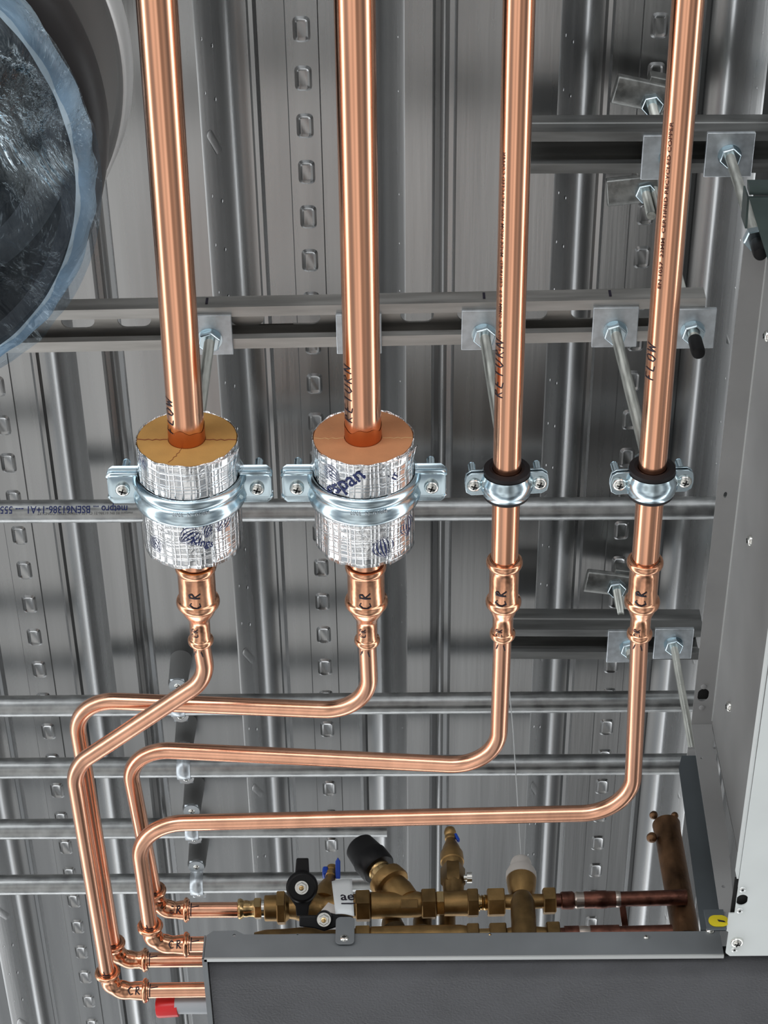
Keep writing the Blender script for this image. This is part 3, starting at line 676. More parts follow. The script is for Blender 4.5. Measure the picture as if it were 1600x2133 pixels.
# ================================================================== foil-faced insulation sleeves
RS = .0390
YF, YB = .8265, .9232
def sleeve(i, foam, label):
    c = axY(i, (YF+YB)/2); t = thing('insulation_sleeve', c, label, 'pipe insulation', 'foil faced insulation sleeves')
    d = (axY(i, YB)-axY(i, YF)).normalized(); O = axY(i, YF); Lz = (axY(i, YB)-O).length
    mb = MB(); rin = R28+.0006; mb.lathe([(0, rin), (0, RS-.0008), (Lz, RS-.0008), (Lz, rin), (0, rin)], O, d, 96, cap=False)
    fo = part('foam_core', mb, foam, t)
    n_ = 160; k_ = 22; vs = []
    x, y, a = basis(d, DN); rnd = random.Random(i)
    ph = [rnd.uniform(0, 6) for _ in range(8)]
    for j in range(k_+1):
        for q in range(n_):
            th = 2*PI*q/n_; f_ = j/k_; s_ = Lz*f_
            if j == 0: s_ += -.0006+.0007*math.sin(th*11+ph[0])*math.sin(th*5+ph[1])
            if j == k_: s_ += .0008*math.sin(th*13+ph[2])*math.sin(th*4+ph[3])
            r_ = RS+.0003*math.sin(th*9+ph[4]+f_*3)+.0002*math.sin(th*23+ph[5]-f_*9)
            if .55 < (th/(2*PI)+.0) < .9: pass
            vs.append(O+a*s_+(x*math.cos(th)+y*math.sin(th))*r_)
    fb = MB(); fb.add(vs, [(j*n_+q, j*n_+(q+1) % n_, (j+1)*n_+(q+1) % n_, (j+1)*n_+q) for j in range(k_) for q in range(n_)])
    fj = part('foil_jacket', fb, 'foil', t, label='silver foil jacket with reinforcing grid', solid=.0004, angle=60)
    # overlap flap down the right-hand side
    fl = MB(); vs = []
    a0, a1 = .50, 1.30
    sgn = 1 if (x*math.cos(.1)+y*math.sin(.1)).x > 0 else -1
    for j in range(13):
        for q in range(11):
            th = sgn*(a0+(a1-a0)*q/10+(.02*math.sin(j*1.3) if q == 0 else 0)); lift = .0006+(.0012 if q == 0 else 0)
            lift += (.0035*max(0, 1-j/2)*(q/10)) if i else 0
            vs.append(O+a*(Lz*j/12)+(x*math.cos(th)+y*math.sin(th))*(RS+lift+.0002*math.sin(q*2.1+j)))
    fl.add(vs, [(j*11+q, j*11+q+1, (j+1)*11+q+1, (j+1)*11+q) for j in range(12) for q in range(10)])
    part('overlap_flap', fl, 'foil', t, solid=.0004)
    # seam lines on the cut face
    sm = MB(); out_ = -a
    def seam(th0, th1, r0, r1, w=.0007):
        P = []; 
        for q in range(9):
            f_ = q/8; th = th0+(th1-th0)*f_+.03*math.sin(q*2.7); r_ = r0+(r1-r0)*f_
            P.append(O+out_*.0002+(x*math.cos(th)+y*math.sin(th))*r_)
        sm = MB(); sm.tube(P, w*.5, 6); part('cut_seam', sm, 'foamdark' if i == 1 else 'foamlight', fo)
    seam(PI/2*.92, PI/2*.97, R28+.001, RS-.001); seam(-PI/2*.92, -PI/2*.97, R28+.001, RS-.001)
    if i == 1: seam(.20, .32, R28+.001, RS-.004, .0004)
    return t, fj, O, a
s1 = sleeve(1, 'foam', 'foil wrapped sleeve with ochre foam face on the first copper pipe')
s2 = sleeve(2, 'foam2', 'foil wrapped sleeve with salmon foam face on the second copper pipe')
def leaf(parent, i, y, arc, h, rot, n=6, m='blue', w=.72):
    """fan-shaped printed motif on the foil"""
    O = axY(i, y); up = (axY(i, .8)-axY(i, .9)).normalized(); n0 = DN; n0 = (n0-up*n0.dot(up)).normalized(); qd = n0.cross(up)
    # image right is +X: choose sign
    sg = 1 if qd.x > 0 else -1
    mb = MB(); c, s_ = math.cos(rot), math.sin(rot)
    for k in range(n):
        f_ = (k/(n-1)-.5)*2; P = []
        for q in range(11):
            g_ = q/10; xx = f_*w*h*.5*math.sin(PI*g_*.9)*1.15; yy = (g_-.5)*h; P.append((xx, yy, .0006*math.sin(PI*g_)**.8*(1.1-abs(f_)*.4)*h/.02))
        L_, R_ = [], []
        for (xx, yy, ww) in P:
            for lst, dx in ((L_, -ww), (R_, ww)):
                X_, Y_ = (xx+dx)*c-yy*s_, (xx+dx)*s_+yy*c
                qq = (X_+arc)*sg; rr_ = RS+.0009
                lst.append(O+up*Y_+(n0*math.cos(qq/rr_)+qd*math.sin(qq/rr_))*rr_)
        m__ = len(P); mb.add(L_+R_, [(q, q+1, m__+q+1, m__+q) for q in range(m__-1)])
    return part('printed_motif', mb, m, parent, smooth=False)
def foil_text(parent, i, body, size, y, arc, rot, width=None):
    up = (axY(i, .8)-axY(i, .9)).normalized(); n0 = DN; n0 = (n0-up*n0.dot(up)).normalized()
    # reading to the right (+X) round the drum: run axis = image up, letters rotated
    qd = n0.cross(up); sg = 1 if qd.x > 0 else -1
    # p = along up ; q = arc*sg ; text (x,y) at angle rot: image right = x
    bm, (x0, x1, y0, y1) = text_bm(body, size, 5)
    for k in range(1, 30):
        x = x0+(x1-x0)*k/30
        bmesh.ops.bisect_plane(bm, geom=bm.verts[:]+bm.edges[:]+bm.faces[:], plane_co=(x, 0, 0), plane_no=(1, 0, 0))
    O = axY(i, y); c, s_ = math.cos(rot), math.sin(rot); sc = (width/(x1-x0)) if width else 1; rr_ = RS+.0009
    for v in bm.verts:
        x = (v.co.x-(x0+x1)/2)*sc; yv = v.co.y-(y0+y1)/2; X_, Y_ = x*c-yv*s_, x*s_+yv*c; qq = (X_+arc)*sg
        v.co = O+up*Y_+(n0*math.cos(qq/rr_)+qd*math.sin(qq/rr_))*rr_
    return part('printed_text', bm, 'blue', parent, smooth=False)
foil_text(s2[1], 2, 'Kingspan', .0175, .8530, -.0245, math.radians(38), .062)
leaf(s2[1], 2, .8385, -.026, .018, math.radians(60))
foil_text(s2[1], 2, 'in', .013, .8400, .026, math.radians(50))
leaf(s2[1], 2, .9060, .0155, .021, math.radians(12))
leaf(s2[1], 2, .8960, .040, .020, math.radians(5))
leaf(s1[1], 1, .8915, .002, .020, math.radians(-55)); leaf(s1[1], 1, .8880, .017, .014, math.radians(-25)); leaf(s1[1], 1, .8850, .030, .018, math.radians(-40))
leaf(s1[1], 1, .9060, -.029, .016, math.radians(30)); leaf(s1[1], 1, .8600, -.010, .008, math.radians(60)); leaf(s1[1], 1, .8330, -.038, .014, math.radians(20))
foil_text(s1[1], 1, 'Kings', .010, .8990, .0115, math.radians(-20), .018)

# ================================================================== pipe clamps
def big_clamp(i, label):
    c = axY(i, YC); d = (axY(i, .9)-axY(i, .8)).normalized(); t = thing('pipe_clamp', c, label, 'pipe clamp', 'large ribbed clamps round the foil sleeves')
    R = RS+.0012; prof = [(-.0125, R), (-.0125, R+.0008), (-.010, R+.0035), (-.0075, R+.0042), (-.0045, R+.0030), (-.002, R+.0012), (.002, R+.0012), (.0045, R+.0030), (.0075, R+.0042), (.010, R+.0035), (.0125, R+.0008), (.0125, R), (-.0125, R)]
    x, y, a = basis(d, (0, 0, 1)); X = V((1, 0, 0))
    for nm, a0, a1 in (('upper_band', -PI/2+.045, PI/2-.045), ('lower_band', PI/2+.045, 3*PI/2-.045)):
        mb = MB(); mb.lathe(prof, c, d, 64, up=(0, 0, 1), cap=False, a0=a0, a1=a1); ob = part(nm, mb, 'zinc', t, angle=50)
        up = 1 if nm == 'upper_band' else -1
        for sg in (-1, 1):
            e = MB(); x0 = c.x+sg*(R-.0005); x1 = c.x+sg*.0640; z_ = c.z+up*.0022
            sec = [(-.0150, up*-.0002), (-.0128, up*.0022), (-.0105, 0), (.0105, 0), (.0128, up*.0022), (.0150, up*-.0002)]
            sec = [(-.0138, up*.0034), (-.0115, up*.0006), (-.010, 0), (.010, 0), (.0115, up*.0006), (.0138, up*.0034)]
            vs = []
            for xx, k in ((x0, 1.0), (x0+sg*.003, 1.0), (x1-sg*.004, 1.0), (x1-sg*.0012, .9), (x1, .68)):
                vs += [V((xx, c.y+a_*k, z_+b_*(1 if k > .9 else .5))) for a_, b_ in sec]
            e.add(vs, [(r_*6+q, r_*6+q+1, (r_+1)*6+q+1, (r_+1)*6+q) for r_ in range(4) for q in range(5)])
            part('ear', e, 'zinc', ob, solid=.0022, bevel=.0004)
    for sg in (-1, 1):
        p = V((c.x+sg*.0525, c.y+.002, c.z-.0034)); s = pan_screw(t, p, (0, 0, -1), .0058, h=.004)
        k = MB(); threads(k, V((p.x, c.y-.001, c.z)), (0, 0, 1), .0032, .030); k.lathe([(0, .0032), (.0015, .0022)], V((p.x, c.y-.001, c.z+.030)), (0, 0, 1), 14); part('screw_shank', k, 'zinc', s)
    b = MB(); hexnut(b, c+V((0, 0, R+.0005)), (0, 0, 1), .0105, .013, ph=.4); part('rod_boss', b, 'zinc', t, bevel=.0005)
    up = (axY(i, .8)-axY(i, .9)).normalized(); 
    for yy, bd, pz, ro in ((-.0000, 'M8/10  N  3202', .0016, 0), (.0078, 'CO-72-78 DIN 4109', .0036, 0)):
        bm, (x0, x1, y0, y1) = text_bm(bd, .0046, 2)
        for k in range(1, 24):
            xq = x0+(x1-x0)*k/24; bmesh.ops.bisect_plane(bm, geom=bm.verts[:]+bm.edges[:]+bm.faces[:], plane_co=(xq, 0, 0), plane_no=(1, 0, 0))
        n0 = DN; n0 = (n0-up*n0.dot(up)).normalized(); rr_ = R+pz
        for v in bm.verts:
            xq = -(v.co.x-(x0+x1)/2)+.004; yq = -(v.co.y-(y0+y1)/2)       # stamped upside down
            v.co = c-up*yy+up*yq+(n0*math.cos(xq/rr_)+V((1, 0, 0))*math.sin(xq/rr_))*rr_
        part('stamped_text', bm, 'plate', t, smooth=False)
    return t
big_clamp(1, 'large bright zinc clamp round the left foil sleeve')
big_clamp(2, 'large bright zinc clamp round the right foil sleeve')
def small_clamp(i, label, roll):
    c = axY(i, YC); d = (axY(i, .9)-axY(i, .8)).normalized(); t = thing('pipe_clamp', c, label, 'pipe clamp', 'small rubber lined clamps')
    Rr = .0172
    X = V((math.cos(roll), math.sin(roll)*.0, math.sin(roll))); Zu = V((-math.sin(roll), 0, math.cos(roll)))
    mb = MB(); mb.lathe([(-.0125, R22+.0004), (-.0135, R22+.003), (-.0125, Rr+.0008), (-.0095, Rr+.0012), (-.0095, Rr), (.0095, Rr), (.0095, Rr+.0012), (.0125, Rr+.0008), (.0135, R22+.003), (.0125, R22+.0004), (-.0125, R22+.0004)], c, d, 48, cap=False)
    part('rubber_lining', mb, 'rubber', t)
    prof = [(-.0092, Rr), (-.0092, Rr+.0018), (-.006, Rr+.0022), (-.004, Rr+.0036), (.004, Rr+.0036), (.006, Rr+.0022), (.0092, Rr+.0018), (.0092, Rr), (-.0092, Rr)]
    for nm, a0, a1 in (('upper_band', -PI/2+.1, PI/2-.1), ('lower_band', PI/2+.1, 3*PI/2-.1)):
        b = MB(); b.lathe(prof, c, d, 48, up=Zu, cap=False, a0=a0, a1=a1); ob = part(nm, b, 'zinc', t, angle=50)
        up = 1 if nm == 'upper_band' else -1
        for sg in (-1, 1):
            pts = [(0, -.0102), (.0125, -.0102), (.0165, -.0075), (.0175, -.002), (.0175, .002), (.0165, .0075), (.0125, .0102), (0, .0102)]
            pts = [(a_, b_*(1 if sg > 0 else -1)) for a_, b_ in pts]
            e = MB(); e.prism(pts, c+X*(sg*(Rr-.002))+Zu*(up*.0020), X*sg, V((0, 1, 0)), .0011, -.0011); part('ear', e, 'zinc', ob, bevel=.0004)
    for sg in (-1, 1):
        p = c+X*(sg*(Rr+.0085))-Zu*.0031; s = pan_screw(t, p, -Zu, .0056, h=.0038)
        k = MB(); threads(k, p, Zu, .0029, .027); k.lathe([(0, .0029), (.0015, .002)], p+Zu*.027, Zu, 14); part('screw_shank', k, 'zinc', s)
    b = MB(); hexnut(b, c+Zu*(Rr+.002), Zu, .0095, .011, ph=.4); part('rod_boss', b, 'zinc', t, bevel=.0005)
    return t
small_clamp(3, 'small rubber lined clamp on the third copper pipe', math.radians(2.0))
small_clamp(4, 'small rubber lined clamp on the fourth copper pipe', math.radians(3.5))

# ================================================================== film-covered duct end, upper left
DC = at(-380, 350, 1.30); ZD0, ZD1 = DC.z, 1.4946+CZ
DR = .1935
duct = thing('ventilation_duct', V((DC.x, DC.y, ZD1)), 'dark round duct end with pale flange at upper left, sealed with plastic film', 'duct')
mb = MB(); mb.lathe([(ZD1-ZD0+.0, DR-.05), (.108, DR-.045), (.104, DR-.01), (.100, DR+.003), (.094, DR+.007), (.085, DR+.009), (.055, DR+.010), (.04, DR+.009), (.02, DR+.006), (.006, DR+.002), (0, DR-.006), (.004, DR-.016), (.03, DR-.02), (.16, DR-.02)], V((DC.x, DC.y, ZD0+.004)), (0, 0, 1), 128, cap=False)
part('duct_collar', mb, 'duct', duct, angle=50)
mb = MB(); mb.lathe([(0, .001), (0, DR-.02)], V((DC.x, DC.y, ZD0+.15)), (0, 0, 1), 96, cap=False); part('inner_shade', mb, 'dark', duct)  # near-black disc standing in for the shade inside the duct
mb = MB(); mb.lathe([(.006, .12), (.002, DR-.01), (0, DR+.004), (-.014, DR+.007), (-.016, DR+.010), (-.014, DR+.0125), (.012, DR+.0135), (.014, DR+.0145), (.016, DR+.0115)], V((DC.x, DC.y, ZD1)), (0, 0, 1), 128, cap=False)
part('duct_flange', mb, 'flange', duct, label='pale sheet metal flange ring', solid=.001, angle=50)
mb = MB(); mb.lathe([(0, .10), (.02, .10), (ZL+CZ-ZD1, .10)], V((DC.x, DC.y, ZD1)), (0, 0, 1), 48); part('riser', mb, 'galv', duct)
# crumpled film: radial grid
from mathutils import noise
fm = MB(); nr, na = 60, 200; vs = []
for j in range(nr+1):
    for q in range(na):
        rr_ = (.012+(DR+.002)*(j/nr)**.9); th = 2*PI*q/na
        x = rr_*math.cos(th); y = rr_*math.sin(th); ed = (rr_/DR)
        p = V((x*7, y*7, 3.1)); w = noise.fractal(p*1.0+V((noise.noise(p*1.7)*1.2, noise.noise(p*1.3+V((5, 1, 2)))*1.2, 0)), .8, 2.3, 5)
        ridge = abs(noise.noise(V((x*16, y*9, 1.7))))
        z = -.012*w+.012*(1-min(1, ridge*4))*(1-ed**6)+.02*(1-ed**2)
        z = z*(1-ed**10) - .003
        vs.append(V((DC.x+x, DC.y+y, ZD0+z)))
for j in range(5):                                                    # skirt turned up over the collar
    for q in range(na):
        th = 2*PI*q/na; rr_ = DR+.002+[.002, .004, .0055, .006, .0063][j]+.0012*math.sin(th*31+1.7*math.sin(th*7))*(j/4)
        vs.append(V((DC.x+rr_*math.cos(th), DC.y+rr_*math.sin(th), ZD0-.001+[.002, .005, .008, .011, .014][j]+.003*math.sin(th*17+2*math.sin(th*5))*(j/4))))
nt_ = nr+5
fm.add(vs[:(nr+1)*na], [(j*na+q, j*na+(q+1) % na, (j+1)*na+(q+1) % na, (j+1)*na+q) for j in range(nr) for q in range(na)]+[tuple(range(na))])
film = thing('plastic_film', V((DC.x, DC.y, ZD0)), 'crumpled clear bluish plastic film stretched over the round duct end', 'plastic film')
part('film_sheet', fm, 'film', film, angle=180)
fe = MB(); base = [V((DC.x+(DR-.005)*math.cos(2*PI*q/na), DC.y+(DR-.005)*math.sin(2*PI*q/na), ZD0-.0045+.001*math.sin(q*.9))) for q in range(na)]
fe.add(base+vs[(nr+1)*na:], [(j*na+q, j*na+(q+1) % na, (j+1)*na+(q+1) % na, (j+1)*na+q) for j in range(5) for q in range(na)])
part('gathered_edge', fe, 'film_edge', film, label='thicker pale blue gathered rim of the film', angle=180)

# ================================================================== fan coil unit casing (right) and drip tray (bottom)
XS = .2974; ZB = 1.205; YN = .775
fcu = thing('fan_coil_unit', V((XS, 1.37, ZB+CZ)), 'large grey sheet metal unit casing along the right edge with pale bottom cover', 'air conditioning unit')
def zz(*p): return V((p[0], p[1], p[2]+CZ))
# top rail with slotted holes: plate built as a polygon with holes
def plate_holes(name, corners, holes, X, Y, O, th, m, parent, label=None):
    bm = bmesh.new(); ed = []
    def loop(P):
        vs = [bm.verts.new(O+X*a+Y*b) for a, b in P]; return [bm.edges.new((vs[i], vs[(i+1) % len(vs)])) for i in range(len(vs))]
    ed += loop(corners)
    for h in holes: ed += loop(h)
    bmesh.ops.triangle_fill(bm, edges=ed, use_beauty=True, normal=X.cross(Y))
    return part(name, bm, m, parent, label=label, solid=th, smooth=False)
def ell(cx, cy, a, b, n=18, flat=None):
    P = []
    for i in range(n):
        x, y = a*math.cos(2*PI*i/n), b*math.sin(2*PI*i/n)
        if flat: x = max(-flat, min(flat, x))
        P.append((cx+x, cy+y))
    return P
ZF = 1.472                                   # underside of the turned flange
def fl_(u, v): p = at(u, v, ZF); return (p.x, p.y)
XW = fl_(1483, 1510)[0]; YP = 1.330
plate_holes('top_flange', [(XS, YN), (XW, YN), (XW, YP-.001), (XS, YP-.001)], [ell(*fl_(1465, 1447), .0062, .0085, 24, .0056), ell(*fl_(1511, 1030), .0018, .0035, 10)], V((1, 0, 0)), V((0, 1, 0)), zz(0, 0, ZF), .0015, 'fcu', fcu, 'flange strip with a punched hole')
mb = MB(); mb.span(zz(XS+.001, 1.20, ZF+.004), zz(XW, 1.30, ZF+.006)); part('hole_shade', mb, 'dark', fcu)  # near-black sheet added above the flange holes, painting the shade inside them
mb = MB(); mb.span(zz(XW, YN, ZB), zz(XW+.0016, YP, ZF)); mb.span(zz(XW, YP+.002, ZB), zz(.95, YP+.004, ZF)); mb.span(zz(.948, YN, ZB), zz(.95, YP, ZF)); mb.span(zz(XW, YN, ZB), zz(.95, YN+.002, ZF)); mb.span(zz(XW, YN, ZF), zz(.95, YP, ZF+.002))
part('side_wall', mb, 'fcu', fcu, smooth=False)
mb = MB(); mb.span(zz(XW-.0012, YN, ZF-.0012), zz(XW+.0004, YP-.005, ZF)); part('fold', mb, 'edge', fcu, label='bright folded edge along the flange')
def fp(u, v): p = atY(u, v, YP); return (p.x, p.z-CZ)
plate_holes('corner_post', [fp(1501, 1912), fp(1530, 1912), fp(1518, 1760), fp(1496, 1600), fp(1483, 1549), (XW, ZF-.0005), (XS, ZF-.0005)], [ell(*fp(1461, 1580), .0014, .0014, 12), ell(*fp(1507, 1848), .0017, .0017, 12)], V((1, 0, 0)), V((0, 0, 1)), V((0, YP, CZ)), .0015, 'fcu', fcu)
YE = 1.3715
def fe_(u, v): p = atY(u, v, YE); return (p.x, p.z-CZ)
plate_holes('end_panel', [fe_(1460, 1938), fe_(1512, 1938), fe_(1480, 1720), fe_(1462, 1575), fe_(1420, 1575), fe_(1414, 1600)], [], V((1, 0, 0)), V((0, 0, 1)), V((0, YE, CZ)), .0015, 'fcu_dark', fcu, 'darker end panel behind the corner post')
Xd = V((0, 1, 0)); Zd = V((0, 0, 1))
# bottom cover: pale plate, notched, with oval hole
cA = at(1511, 1990, ZB-.004)
xl = cA.x
def cv(u, v): p = at(u, v, ZB-.004); return (p.x, p.y)
yn1 = min(cv(1518, 1848)[1], 1.32); yn2 = cv(1516, 1902)[1]
plate_holes('bottom_cover', [(xl+.004, YN), (.96, YN), (.96, cA.y), (xl+.004, cA.y), (xl, cA.y-.004), (xl, cv(1505, 1940)[1]), (xl-.002, cv(1505, 1938)[1]), (xl-.002, yn2), (xl+.0032, yn2), (xl+.0032, yn1), (xl+.003, yn1)],
            [ell(cv(1544, 1874)[0]+.0008, cv(1544, 1874)[1], .0056, .0072, 24, .0050)], V((1, 0, 0)), V((0, 1, 0)), zz(0, 0, ZB-.004), .0016, 'cover', fcu, 'pale near-white bottom cover sheet')
mb = MB(); mb.span(zz(xl+.001, YN, ZB-.004), zz(xl+.0025, 1.268, ZB+.006)); part('cover_lip', mb, 'cover', fcu)
mb = MB(); mb.span(zz(xl+.0005, 1.272, ZB+.0005), zz(.40, 1.325, ZB+.002)); part('hole_shade', mb, 'dark', fcu)  # near-black sheet added so the oval cover hole looks fully shaded
def dimple(u, v, r=.0032, m='edge'):
    p = at(u, v, ZB-.005); mb = MB(); mb.lathe([(0, r), (.0008, r*.9), (.0012, r*.55), (.0004, r*.25)], p, (0, 0, -1), 20); o = part('rivet', mb, m, fcu)
    k = MB(); k.lathe([(0, r*.28), (.0002, r*.28)], p+V((0, 0, -.0009)), (0, 0, -1), 12); part('rivet_hole', k, 'dark', o)
dimple(1547, 1853); dimple(1541, 1897); dimple(1530, 1978)
pan_screw(fcu, at(1535, 1962, ZB-.005), (0, 0, -1), .0058, h=.004)
def onwall(u, v): p = at(u, v, 1.0); return at(u, v, XW/p.x)
for u, v in ((1565, 1126), (1521, 1472), (1600, 700)): pan_screw(fcu, onwall(u, v)-V((.0001, 0, 0)), (-1, 0, 0), .0052)
for u, v in ((1466, 1429), (1462, 1473)):
    mb = MB(); mb.lathe([(0, .0030), (.0008, .0028), (.0013, .0015)], zz(*fl_(u, v), ZF-.0008), (0, 0, -1), 16); part('rivet', mb, 'fcu', fcu)
ta = atY(1466, 1896, 1.3265); tb = atY(1514, 1936, 1.3265)
mb = MB(); mb.span((ta.x, 1.3255, tb.z), (tb.x, 1.3275, ta.z)); part('corner_tab', mb, 'fcu_dark', fcu, smooth=False)
sa = atY(1474, 1907, 1.325); sb_ = atY(1520, 1930, 1.325)
mb = MB(); mb.prism(rrect(sb_.x-sa.x, sa.z-sb_.z, (sa.z-sb_.z)*.49, 7), V(((sa.x+sb_.x)/2, 1.3252, (sa.z+sb_.z)/2)), (1, 0, 0), (0, 0, 1), .0007, 0)
st = part('sticker', mb, 'yellow', fcu, label='small yellow sticker', smooth=False)
mb = MB(); mb.prism([(-.003, .0012), (.003, -.0005), (.004, -.0022), (-.002, -.0012)], V(((sa.x+sb_.x)/2+.002, 1.3244, (sa.z+sb_.z)/2)), (1, 0, 0), (0, 0, 1), .0003, 0); part('printed_mark', mb, 'ink', st, smooth=False)
# hanging bracket near the top right
def fb(u, v, z=1.435): p = at(u, v, z); return (p.x, p.y)
mb = MB(); mb.prism([fb(1560, 412), fb(1760, 412), fb(1760, 700), fb(1648, 700)], zz(0, 0, 1.435), (1, 0, 0), (0, 1, 0), .003, 0); part('hanging_bracket', mb, 'bracket', fcu, label='dark hanging bracket', smooth=False)
mb = MB(); mb.prism([fb(1561, 388, 1.44), fb(1760, 388, 1.44), fb(1760, 406, 1.44), fb(1561, 406, 1.44)], zz(0, 0, 1.44), (1, 0, 0), (0, 1, 0), .012, 0); part('bracket_lip', mb, 'bracket', fcu, smooth=False)
mb = MB(); mb.prism([fb(1557, 412, 1.45), fb(1561, 412, 1.45), fb(1557, 476, 1.45), fb(1552, 476, 1.45)], zz(0, 0, 1.45), (1, 0, 0), (0, 1, 0), .022, 0); part('bracket_web', mb, 'bracket', fcu, smooth=False)
nb_ = at(1572, 492, ZF-.001); mb = MB(); hexnut(mb, nb_, (0, 0, -1), .0105, .009, ph=.2); part('hex_nut', mb, 'zinc', fcu)
mb = MB(); mb.box(zz(tp.x+.004, tp.y, 1.478), (.030, .05, .003)); part('corner_lug', mb, 'fcu', fcu)

# drip tray
YT = 1.372; ZT0, ZT1 = 1.205, 1.2335
pl = at(420, 1990, ZT0); XT0 = pl.x; XT1 = .2965
tray = thing('drip_tray', zz((XT0+XT1)/2, YT, ZT0), 'wide drip tray with grey front lip and dark insulated underside along the bottom', 'drip tray')
z0, z1 = ZT0+CZ, ZT1+CZ
xn = XT0+.037
holes = [ell(at(487, 1948, 1.2)[0]*1.0+.002, .0235+ZT0, .0015, .0015, 12)]
P = [(XT0+.002, ZT0), (XT1, ZT0), (XT1, ZT1), (xn, ZT1), (xn-.008, ZT1+.005), (XT0+.008, ZT1+.0045), (XT0+.002, ZT1-.001)]
def lipuv(u, v): p = atY(u, v, YT); return p.x, p.z-CZ
plate_holes('front_lip', P, [ell(*lipuv(488, 1949), .0015, .0015, 12), ell(*lipuv(1021, 1947), .0015, .0015, 12), ell(*lipuv(620, 1947), .0010, .0010, 10)], V((1, 0, 0)), Zd, V((0, YT, CZ)), .0014, 'tray', tray)
mb = MB(); mb.span(zz(XT0+.002, YT-.0008, ZT0-.0008), zz(XT1, YT+.0032, ZT0+.0008)); part('bottom_edge', mb, 'edge', tray, label='bright cut bottom edge')
mb = MB(); mb.span(zz(XT0, YT, ZT0-.0008), zz(XT0+.0045, 1.70, ZT0+.0008)); mb.span(zz(XT0, YT, ZT0), zz(XT0+.0014, 1.70, ZT1)); part('side_lip', mb, 'tray', tray)
mb = MB(); mb.span(zz(XT0+.004, YT+.006, ZT0+.0075), zz(.95, 1.70, ZT0+.016)); part('tray_floor', mb, 'dark', tray)
mb = MB(); vs = []
NX, NY = 60, 26
for j in range(NY+1):
    for i_ in range(NX+1):
        x = XT0+.0055+(.95-XT0-.0055)*i_/NX; y = YT+.0095+(.32)*j/NY
        z = ZT0+.0020-.0012*noise.noise(V((x*14, y*14, 0)))-.0008*noise.noise(V((x*45, y*45, 2)))
        if j == 0: z = ZT0+.0075
        if j == 1: y = YT+.0105
        vs.append(zz(x, y, z))
mb.add(vs, [(j*(NX+1)+i_, j*(NX+1)+i_+1, (j+1)*(NX+1)+i_+1, (j+1)*(NX+1)+i_) for j in range(NY) for i_ in range(NX)])
part('insulation_sheet', mb, 'insul', tray, label='dark rubbery foam insulation under the tray', angle=180)
a_ = atY(700, 1912, YT-.003); b_ = atY(738, 1968, YT-.003)
cx_, cz_ = (a_.x+b_.x)/2, (a_.z+b_.z)/2
mb = MB(); mb.prism(rrect(b_.x-a_.x, a_.z-b_.z, .0045, 5), V((cx_, YT-.003, cz_)), V((1, 0, 0)), Zd, .0014, 0); br = part('clip_bracket', mb, 'tray', tray, bevel=.0003)
pan_screw(br, atY(717, 1956, YT-.0032), (0, -1, 0), .0042)
for u, v, r_ in ((1346, 1953, .0026), (1479, 1939, .0040)): pan_screw(tray, atY(u, v, YT-.0008), (0, -1, 0), r_)
# condensate stub with red cap
a_ = at(425, 2093, 1.262)
dr = thing('drain_stub', a_, 'pale grey drain stub with bright red end cap beside the tray corner', 'drain pipe')
mb = MB(); mb.lathe([(0, .0088), (at(425, 2093, 1.262).x-at(365, 2093, 1.262).x+.012, .0088)], a_+V((.012, 0, 0)), (-1, 0, 0), 28); part('stub_tube', mb, 'grey_pvc', dr)
c0 = at(372, 2096, 1.262); c1_ = at(327, 2099, 1.262); mb = MB(); Lc = (c1_-c0).length
mb.lathe([(0, .0093), (.0004, .0101), (Lc-.002, .0101), (Lc, .0093), (Lc, .0001)], c0, c1_-c0, 28); part('end_cap', mb, 'red', dr, label='bright red plastic end cap')

# ================================================================== brass valve rows
def vrow(v0, u): return v0-.026*(u-400)
def ax(u, v0=1896, Y=1.416): return atY(u, vrow(v0, u), Y)
XD = (ax(1300)-ax(500)).normalized()
def seg(parent, name, m, rows, v0=1896, n=28, hexa=False, ph=PI/6, label=None, Y=1.416, bevel=0):
    """turned body along the row: rows of (u, width in px)"""
    O = ax(rows[0][0], v0, Y); pr = [((ax(u, v0, Y)-O).length, w/2/pxm(ax(u, v0, Y))) for u, w in rows]
    mb = MB(); mb.lathe(pr, O, XD, 6 if hexa else n, up=(0, -.55, .8), ph=ph); return part(name, mb, m, parent, label=label, bevel=bevel)
def hexseg(parent, name, m, u0, u1, w, v0=1896, Y=1.416, ph=PI/6):
    w *= 1.09; return seg(parent, name, m, [(u0, w*.93), (u0+2, w), (u1-2, w), (u1, w*.93)], v0, hexa=True, Y=Y, ph=ph)
HR = V((1, 0, 0)); HO = V((0, -.66, -.75)); HU = V((0, -.75, .66))
def lever(parent, u, v, Y, pts, hub, name='lever_handle'):
    """black lever: pts polygon in px about the stem centre, hub radius px"""
    O = atY(u, v, Y); k = 1/pxm(O); mb = MB()
    mb.lathe([(0, hub*k*.9), (.003, hub*k), (.010, hub*k), (.013, hub*k*.86)], O, HO, 32, up=HU)
    mb.prism([(a*k, b*k) for a, b in pts], O+HO*.006, HR, HU, -.008, 0)
    ob = part(name, mb, 'black', parent, label='black plastic lever handle', bevel=.0012)
    nb = MB(); nb.lathe([(0, .0065), (.002, .0065)], O+HO*.013, HO, 24); part('washer', nb, 'chrome', ob)
    nb = MB(); hexnut(nb, O+HO*.0145, HO, .0052, .004); part('stem_nut', nb, 'chrome', ob)
    nb = MB(); nb.lathe([(0, .0024), (.006, .0024), (.0065, .0015)], O+HO*.0145, HO, 16); part('stem', nb, 'brass_br', ob)
    return ob
vu = thing('valve_set', ax(800), 'upper row of brass valves with black lever, black cap and white tag', 'valve', 'brass valve rows')
